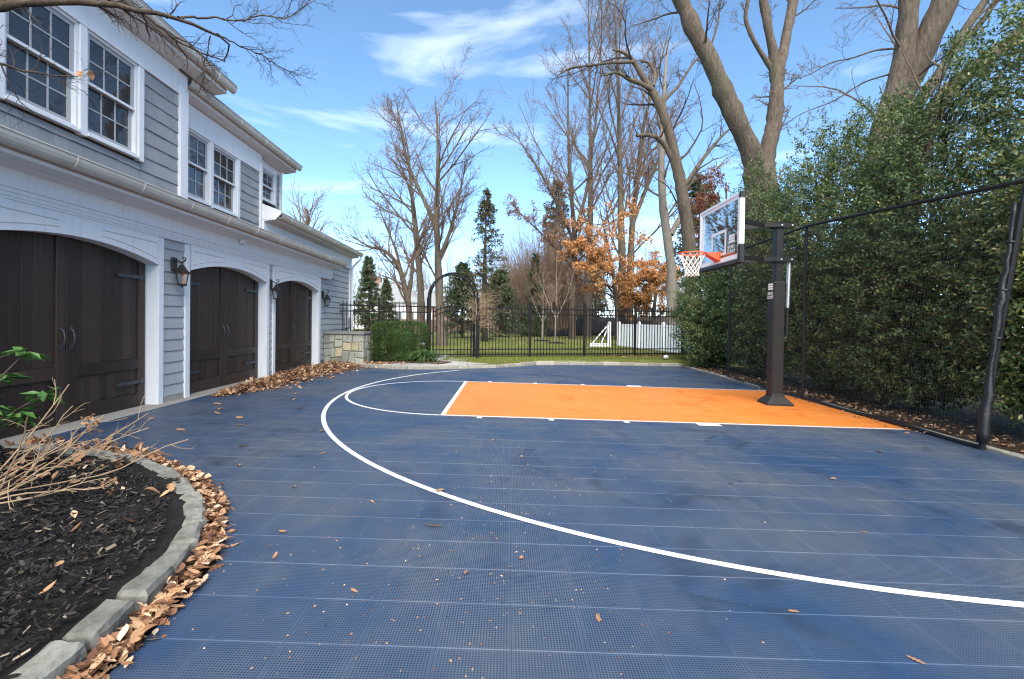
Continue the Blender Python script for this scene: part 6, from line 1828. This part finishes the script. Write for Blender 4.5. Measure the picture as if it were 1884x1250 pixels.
# single leaves on the court
spots = [(-.46, 2.98, .13), (-.20, 2.45, .05), (.09, 2.62, .05), (-.5, 3.6, .09), (-2.1, 5.35, .1), (-3.15, 5.55, .12), (-3.35, 5.9, .13), (-3.6, 5.2, .1), (-2.6, 4.65, .1), (-1.75, 4.5, .08), (-3.9, 6.4, .1), (-3.75, 6.1, .12),
         (-4.15, 6.75, .12), (-4.3, 5.7, .1), (-.15, 5.2, .08), (-1.0, 6.0, .05), (4.1, 5.2, .1), (.15, 4.6, .06), (-1.25, 2.55, .07), (-1.35, 2.85, .06), (-.95, 3.35, .05), (.42, 2.1, .05), (-.72, 2.25, .05), (1.9, 4.0, .06),
         (2.9, 4.2, .05), (2.35, 3.1, .05), (1.35, 2.2, .05), (1.66, 1.9, .07), (-2.3, 4.05, .09), (-1.62, 3.6, .06), (-4.0, 5.0, .1), (-2.9, 6.6, .08), (1.2, 7.4, .06), (2.2, 8.7, .06), (.4, 9.2, .06), (-3.3, 7.3, .09), (-3.5, 7.8, .09), (1.0, 12.6, .1)]
LEAF_LABEL = {0: 'largest pale brown leaf on the near blue tiles, just outside the three-point line', 16: 'brown leaf on the blue tiles near the leaning net post',
              27: 'brown leaf at the lower right corner of the court', 37: 'dark leaf on the blue strip behind the orange lane', 32: 'leaf nearest the free throw line on the orange lane',
              33: 'leaf on the orange lane halfway to the hoop pole', 34: 'leaf on the orange lane close to its far line', 1: 'curled leaf on the tiles at the bottom centre of the view'}
for k, (x, y_, L) in enumerate(spots):
    rr = np.random.default_rng(900 + k)
    V, T_, Q_ = oak_leaves(np.zeros((1, 3)), rr.uniform(0, 6.28, 1), np.array([L]), rr, .15, .2)
    o = link_mesh('fallen_leaf', np_mesh('fallen_leaf', V, [T_, Q_]), M['dry_leaf'], None, (x, y_, gz(x) + .005))
    tag(o, LEAF_LABEL.get(k, 'small single dry leaf lying on the court tiles'), 'leaf', 'single leaves on the court')

# ================================================================== BEYOND THE FENCE
# soccer goal
gl = thing('soccer_goal', 'white soccer goal with a net standing on the lawn', 'soccer goal', (5.0, 23.3, LAWN_Z), .1)
MB().tube([(0, 0, 0), (0, 0, 1.22)], .06, 8).build('post', M['vinyl_white'], gl)
MB().tube([(.55, 1.9, 0), (.55, 1.9, 1.22)], .06, 8).build('post', M['vinyl_white'], gl)
MB().tube([(0, 0, 1.2), (.55, 1.9, 1.2)], .06, 8).build('crossbar', M['vinyl_white'], gl)
MB().tube([(0, 0, .05), (-.95, .15, .05)], .05, 8).build('ground_bar', M['vinyl_white'], gl)
MB().tube([(.55, 1.9, .05), (-.4, 2.05, .05)], .05, 8).build('ground_bar', M['vinyl_white'], gl)
MB().tube([(-.45, .08, .06), (.10, .35, 1.15)], .03, 6).build('stay', M['vinyl_white'], gl)
nm = []
a0, a1, b0, b1 = np.array([.02, 0, 1.18]), np.array([.55, 1.9, 1.18]), np.array([-.9, .15, .06]), np.array([-.35, 2.05, .06])
nm.append(tube_np(np.array([[a0 + (a1 - a0) * t, b0 + (b1 - b0) * t] for t in np.linspace(0, 1, 16)]), np.full((16, 2), .004), 3))
nm.append(tube_np(np.array([[a0 + (b0 - a0) * t, a1 + (b1 - a1) * t] for t in np.linspace(0, 1, 12)]), np.full((12, 2), .004), 3))
V, F = join_np(nm); link_mesh('net', np_mesh('goal_net', V, [F]), M['net_white'], gl)
# white board fence
A, B = np.array([5.75, 24.6]), np.array([7.25, 18.6])
dv = B - A; LL = float(np.linalg.norm(dv)); ang = math.atan2(dv[1], dv[0])
wf = thing('white_fence', 'white vinyl privacy fence running back behind the iron fence', 'fence', (A[0], A[1], LAWN_Z - .02), ang)
npn = 3; H_ = 1.17
for i in range(npn + 1):
    u = LL * i / npn
    MB().cbox((u - .065, -.065, 0), (u + .065, .065, H_ + .06), .006).lathe([(.085, 0), (.085, .02), (.01, .07)], 4, (u, 0, H_ + .06)).build('post', M['vinyl_white'], wf)
for i in range(npn):
    u0, u1 = LL * i / npn + .07, LL * (i + 1) / npn - .07
    for z in (.08, H_ - .06):
        MB().box((u0, -.022, z - .05), (u1, .022, z + .05)).build('rail', M['vinyl_white'], wf)
    nb = 12
    for k in range(nb):
        p, q = u0 + (u1 - u0) * k / nb, u0 + (u1 - u0) * (k + 1) / nb
        MB().box((p + .001, -.014, .13), (q - .001, .014, H_ - .11)).build('board', M['vinyl_white'], wf)
# black cloth fence sagging across the back of the lawn
def cloth(pts, label, seed):
    rr = np.random.default_rng(seed)
    t = thing('cloth_fence', label, 'fence', (pts[0][0], pts[0][1], LAWN_Z))
    V, F = [], []
    off = np.array([pts[0][0], pts[0][1], LAWN_Z]); ns = 40; k = 5
    P_ = np.array(pts, float); s = np.linspace(0, 1, len(P_)); ts_ = np.linspace(0, 1, ns)
    Q = np.stack([np.interp(ts_, s, P_[:, j]) for j in range(4)], 1)
    for i in range(ns):
        for j in range(k):
            f = j / (k - 1)
            V.append((Q[i, 0] + rr.normal(0, .02), Q[i, 1] + .05 * math.sin(i * .9) * f, Q[i, 2] + (Q[i, 3] - Q[i, 2]) * f)); 
    V = np.array(V) - off
    F = np.array([(i * k + j, (i + 1) * k + j, (i + 1) * k + j + 1, i * k + j + 1) for i in range(ns - 1) for j in range(k - 1)])
    me = np_mesh('cloth', V, [F], True)
    o = link_mesh('cloth', me, M['tarp'], t); sm = o.modifiers.new('thickness', 'SOLIDIFY'); sm.thickness = .02
    for i in range(0, ns, 8):
        MB().box((Q[i, 0] - off[0] - .03, Q[i, 1] - off[1] + .04, 0), (Q[i, 0] - off[0] + .03, Q[i, 1] - off[1] + .1, Q[i, 3] - off[2] + .05)).build('stake', M['wood_fence'], t)
cloth([(3.2, 38.5, .1, .75), (4.2, 39, .1, .6), (5.2, 40, .1, .9), (6.2, 41.5, .1, 1.75), (6.6, 42, .1, 2.0)], 'sagging black silt cloth fence left of the bare trunks', 1)
cloth([(6.9, 42.5, .1, 1.8), (8.5, 43, .1, 1.75), (10.5, 43.5, .1, 1.8), (14, 44, .1, 1.9), (19, 44.5, .1, 1.9)], 'black silt cloth fence behind the tree trunks and soccer goal', 2)
# brown board fence closing the lawn on the left
bf = thing('board_fence', 'low brown board fence at the far end of the lawn', 'fence', (-14, 47, LAWN_Z))
bd = MB().box((-.10, -.02, 0), (.10, .02, 1.25)).mesh('board'); bd.materials.append(M['wood_fence'])
for i in range(84): link_mesh('board', bd, None, bf, (.11 + i * .215, 0, random.Random(i).uniform(-.03, .03)))
for z in (.3, 1.0): MB().box((0, .025, z - .05), (18.2, .075, z + .05)).build('rail', M['wood_fence'], bf)
# clipped arborvitae block
av = thing('clipped_evergreen', 'dark square clipped evergreen at the far edge of the lawn', 'shrub', (1.95, 38, LAWN_Z))
r = np.random.default_rng(95)
P, D = rounded_box_points(r, 7000, .95, .8, 0, 1.75, 6); P *= 1 - np.abs(r.normal(0, .04, (len(P), 1))); P = P[P[:, 2] > 0]
V, F = leaf_cards(P, rand_dirs(r, len(P)) + [0, 0, .3], rand_dirs(r, len(P)) + unit(P), .14, .07); link_mesh('foliage', np_mesh('arb', V, [F]), M['yew'], av)
MB().lathe([(.5, 0), (.8, .3), (.8, 1.5), (.6, 1.6)], 8).build('stems', M['bark_dark'], av)
# small ornamental trees ringed with mulch
def small_tree(label, x, y, H, seed, twig):
    t = bare_tree('small_tree', label, [[(x, y, .05, .08), (x, y, H * .28, .065), (x + .02, y, H * .42, .05), (x, y, H * .8, .025), (x, y, H, .01)],
        [(x, y, H * .3, .04), (x + H * .12, y, H * .55, .03), (x + H * .2, y, H * .85, .01)], [(x, y, H * .3, .04), (x - H * .12, y + .1, H * .55, .03), (x - H * .22, y, H * .82, .01)]], seed, M['bark_pale'], twig,
        [(11, .25, 1, .6, .36, .5, 6, .1, .06), (7, .2, 1, .6, .5, .55, 5, .12, .04), (5, .2, 1, .6, .5, .6, 4, .14, .03)], 'small ornamental trees on the lawn')
    MB().lathe([(.55, .0), (.45, .05), (.1, .09)], 16).build('mulch_ring', M['mulch'], t)
small_tree('small reddish bare tree in a mulch ring on the lawn, right of the gate', 2.68, 26.6, 4.9, 96, M['twig_brown'])
small_tree('small pale bare tree in a mulch ring beyond the gate', -1.30, 31.0, 3.3, 97, M['twig'])
small_tree('thin young bare tree beside the small reddish tree', 2.15, 29.5, 4.2, 98, M['twig'])
# dry vine on the arbor
vn = thing('climbing_vine', 'dry brown leafless vine climbing the right side of the arbor', 'vine', (GXR + .14, fy(GXR + .14), LAWN_Z), 0)
r = np.random.default_rng(99)
n = 6
S = np.stack([r.normal(0, .03, n), r.normal(0, .04, n), np.zeros(n)], 1); D = np.tile([[.02, 0, 1.0]], (n, 1)) + r.normal(0, .04, (n, 3))
P, Rr = grow(r, S, D, r.uniform(1.9, 2.5, n), np.full(n, .028), 12, .05, .02, .4)
V, F = tube_np(P, Rr, 6); link_mesh('stems', np_mesh('vine_stems', V, [F], True), M['bark_pale'], vn)
S2, D2, L2, R2 = spawn(r, P, Rr, 20, .5, 1, 1.1, .36, .32, np.full(n, 2.2)); D2 += [.55, -.1, .1]
P2, Rr2 = grow(r, S2, D2, L2, R2, 8, .2, -.02, .4)
S3, D3, L3, R3 = spawn(r, P2, Rr2, 4, .2, 1, .8, .5, .6, L2); P3, Rr3 = grow(r, S3, D3, L3, R3, 5, .2, -.03, .4)
V, F = join_np([tube_np(P2, Rr2, 4), tube_np(P3, Rr3, 3)]); link_mesh('tendrils', np_mesh('vine_twigs', V, [F]), M['cane'], vn)
# far house
fh = thing('far_house', 'pale house with a grey gabled roof far behind the clipped hedge', 'house', (-14.0, 58, LAWN_Z))
MB().box((-5, 0, 0), (3.2, 7, 3.3)).build('wall', M['far_wall'], fh)
MB().extrude([(-5.3, 3.3), (3.5, 3.3), (3.2, 3.5), (-.9, 6.1), (-5.0, 3.5)], (-.3, 7.3)).build('roof', M['far_roof'], fh)
MB().box((3.2, .5, 0), (6.6, 6, 2.9)).build('wing_wall', M['far_brick'], fh)
MB().extrude([(3.0, 2.9), (6.9, 2.9), (6.9, 3.1), (4.0, 5.0), (3.0, 4.4)], (.2, 6.3)).build('wing_roof', M['far_roof'], fh)
for (x, z) in ((-3.6, 1.2), (-1.6, 1.2), (.6, 1.2), (2.0, 1.2), (-.9, 3.9)):
    wo = MB().box((x - .45, -.06, z - .1), (x + .45, -.005, z + 1.1)).build('window', M['white'], fh)
    MB().box((x - .36, -.075, z), (x + .36, -.062, z + 1.0)).build('pane', M['window_glass'], wo)
for x in (4.2, 5.6):
    wo = MB().box((x - .4, .44, 1.0), (x + .4, .495, 2.1)).build('window', M['white'], fh)
    MB().box((x - .32, .425, 1.08), (x + .32, .438, 2.02)).build('pane', M['window_glass'], wo)
MB().box((-3.2, 3, 4.6), (-2.5, 3.7, 6.6)).build('chimney', M['far_brick'], fh)
# brown thicket and the far wood: masses nobody could count
def thicket(name, label, boxes, n, H, seed, mat, r0=.02):
    r = np.random.default_rng(seed); parts = []
    for (x0, x1, y0, y1, k, hf) in boxes:
        m = int(n * k)
        S = np.stack([r.uniform(x0, x1, m), r.uniform(y0, y1, m), np.full(m, LAWN_Z)], 1)
        D = np.stack([r.normal(0, .22, m), r.normal(0, .22, m), np.ones(m)], 1)
        P, Rr = grow(r, S, D, H * hf * r.uniform(.5, 1.1, m), np.full(m, r0), 3, .08, .03, .3)
        parts.append(tube_np(P, Rr, 3))
        S2, D2, L2, R2 = spawn(r, P, Rr, 6, .25, 1, .6, .35, .6, np.full(m, H * hf)); P2, Rr2 = grow(r, S2, D2, L2, R2, 2, .12, .04, .4)
        parts.append(tube_np(P2, Rr2, 3))
        S3, D3, L3, R3 = spawn(r, P2, Rr2, 3, .2, 1, .6, .5, .7, L2); P3, Rr3 = grow(r, S3, D3, L3, R3, 1, .14, .03, .4)
        parts.append(tube_np(P3, Rr3, 3))
    V, F = join_np(parts)
    tag(link_mesh(name, np_mesh(name, V, [F]), mat), label, kind='stuff')
thicket('brown_thicket', 'dense brown bare thicket behind the lawn', [(-1.5, 7.5, 43, 49, 1.0, 1.0), (2.0, 5.5, 41.5, 44, .5, 1.15)], 760, 8.6, 101, M['twig_brown'], .022)
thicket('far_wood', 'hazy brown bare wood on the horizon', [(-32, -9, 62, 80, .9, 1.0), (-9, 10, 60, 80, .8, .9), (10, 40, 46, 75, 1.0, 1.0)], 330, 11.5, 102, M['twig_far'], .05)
thicket('undergrowth', 'low russet undergrowth along the far edge of the lawn', [(-13, 3, 44.5, 46.5, 1.0, 1.0), (12, 24, 38, 43, .8, 1.4)], 170, 1.5, 103, M['twig_brown'], .015)
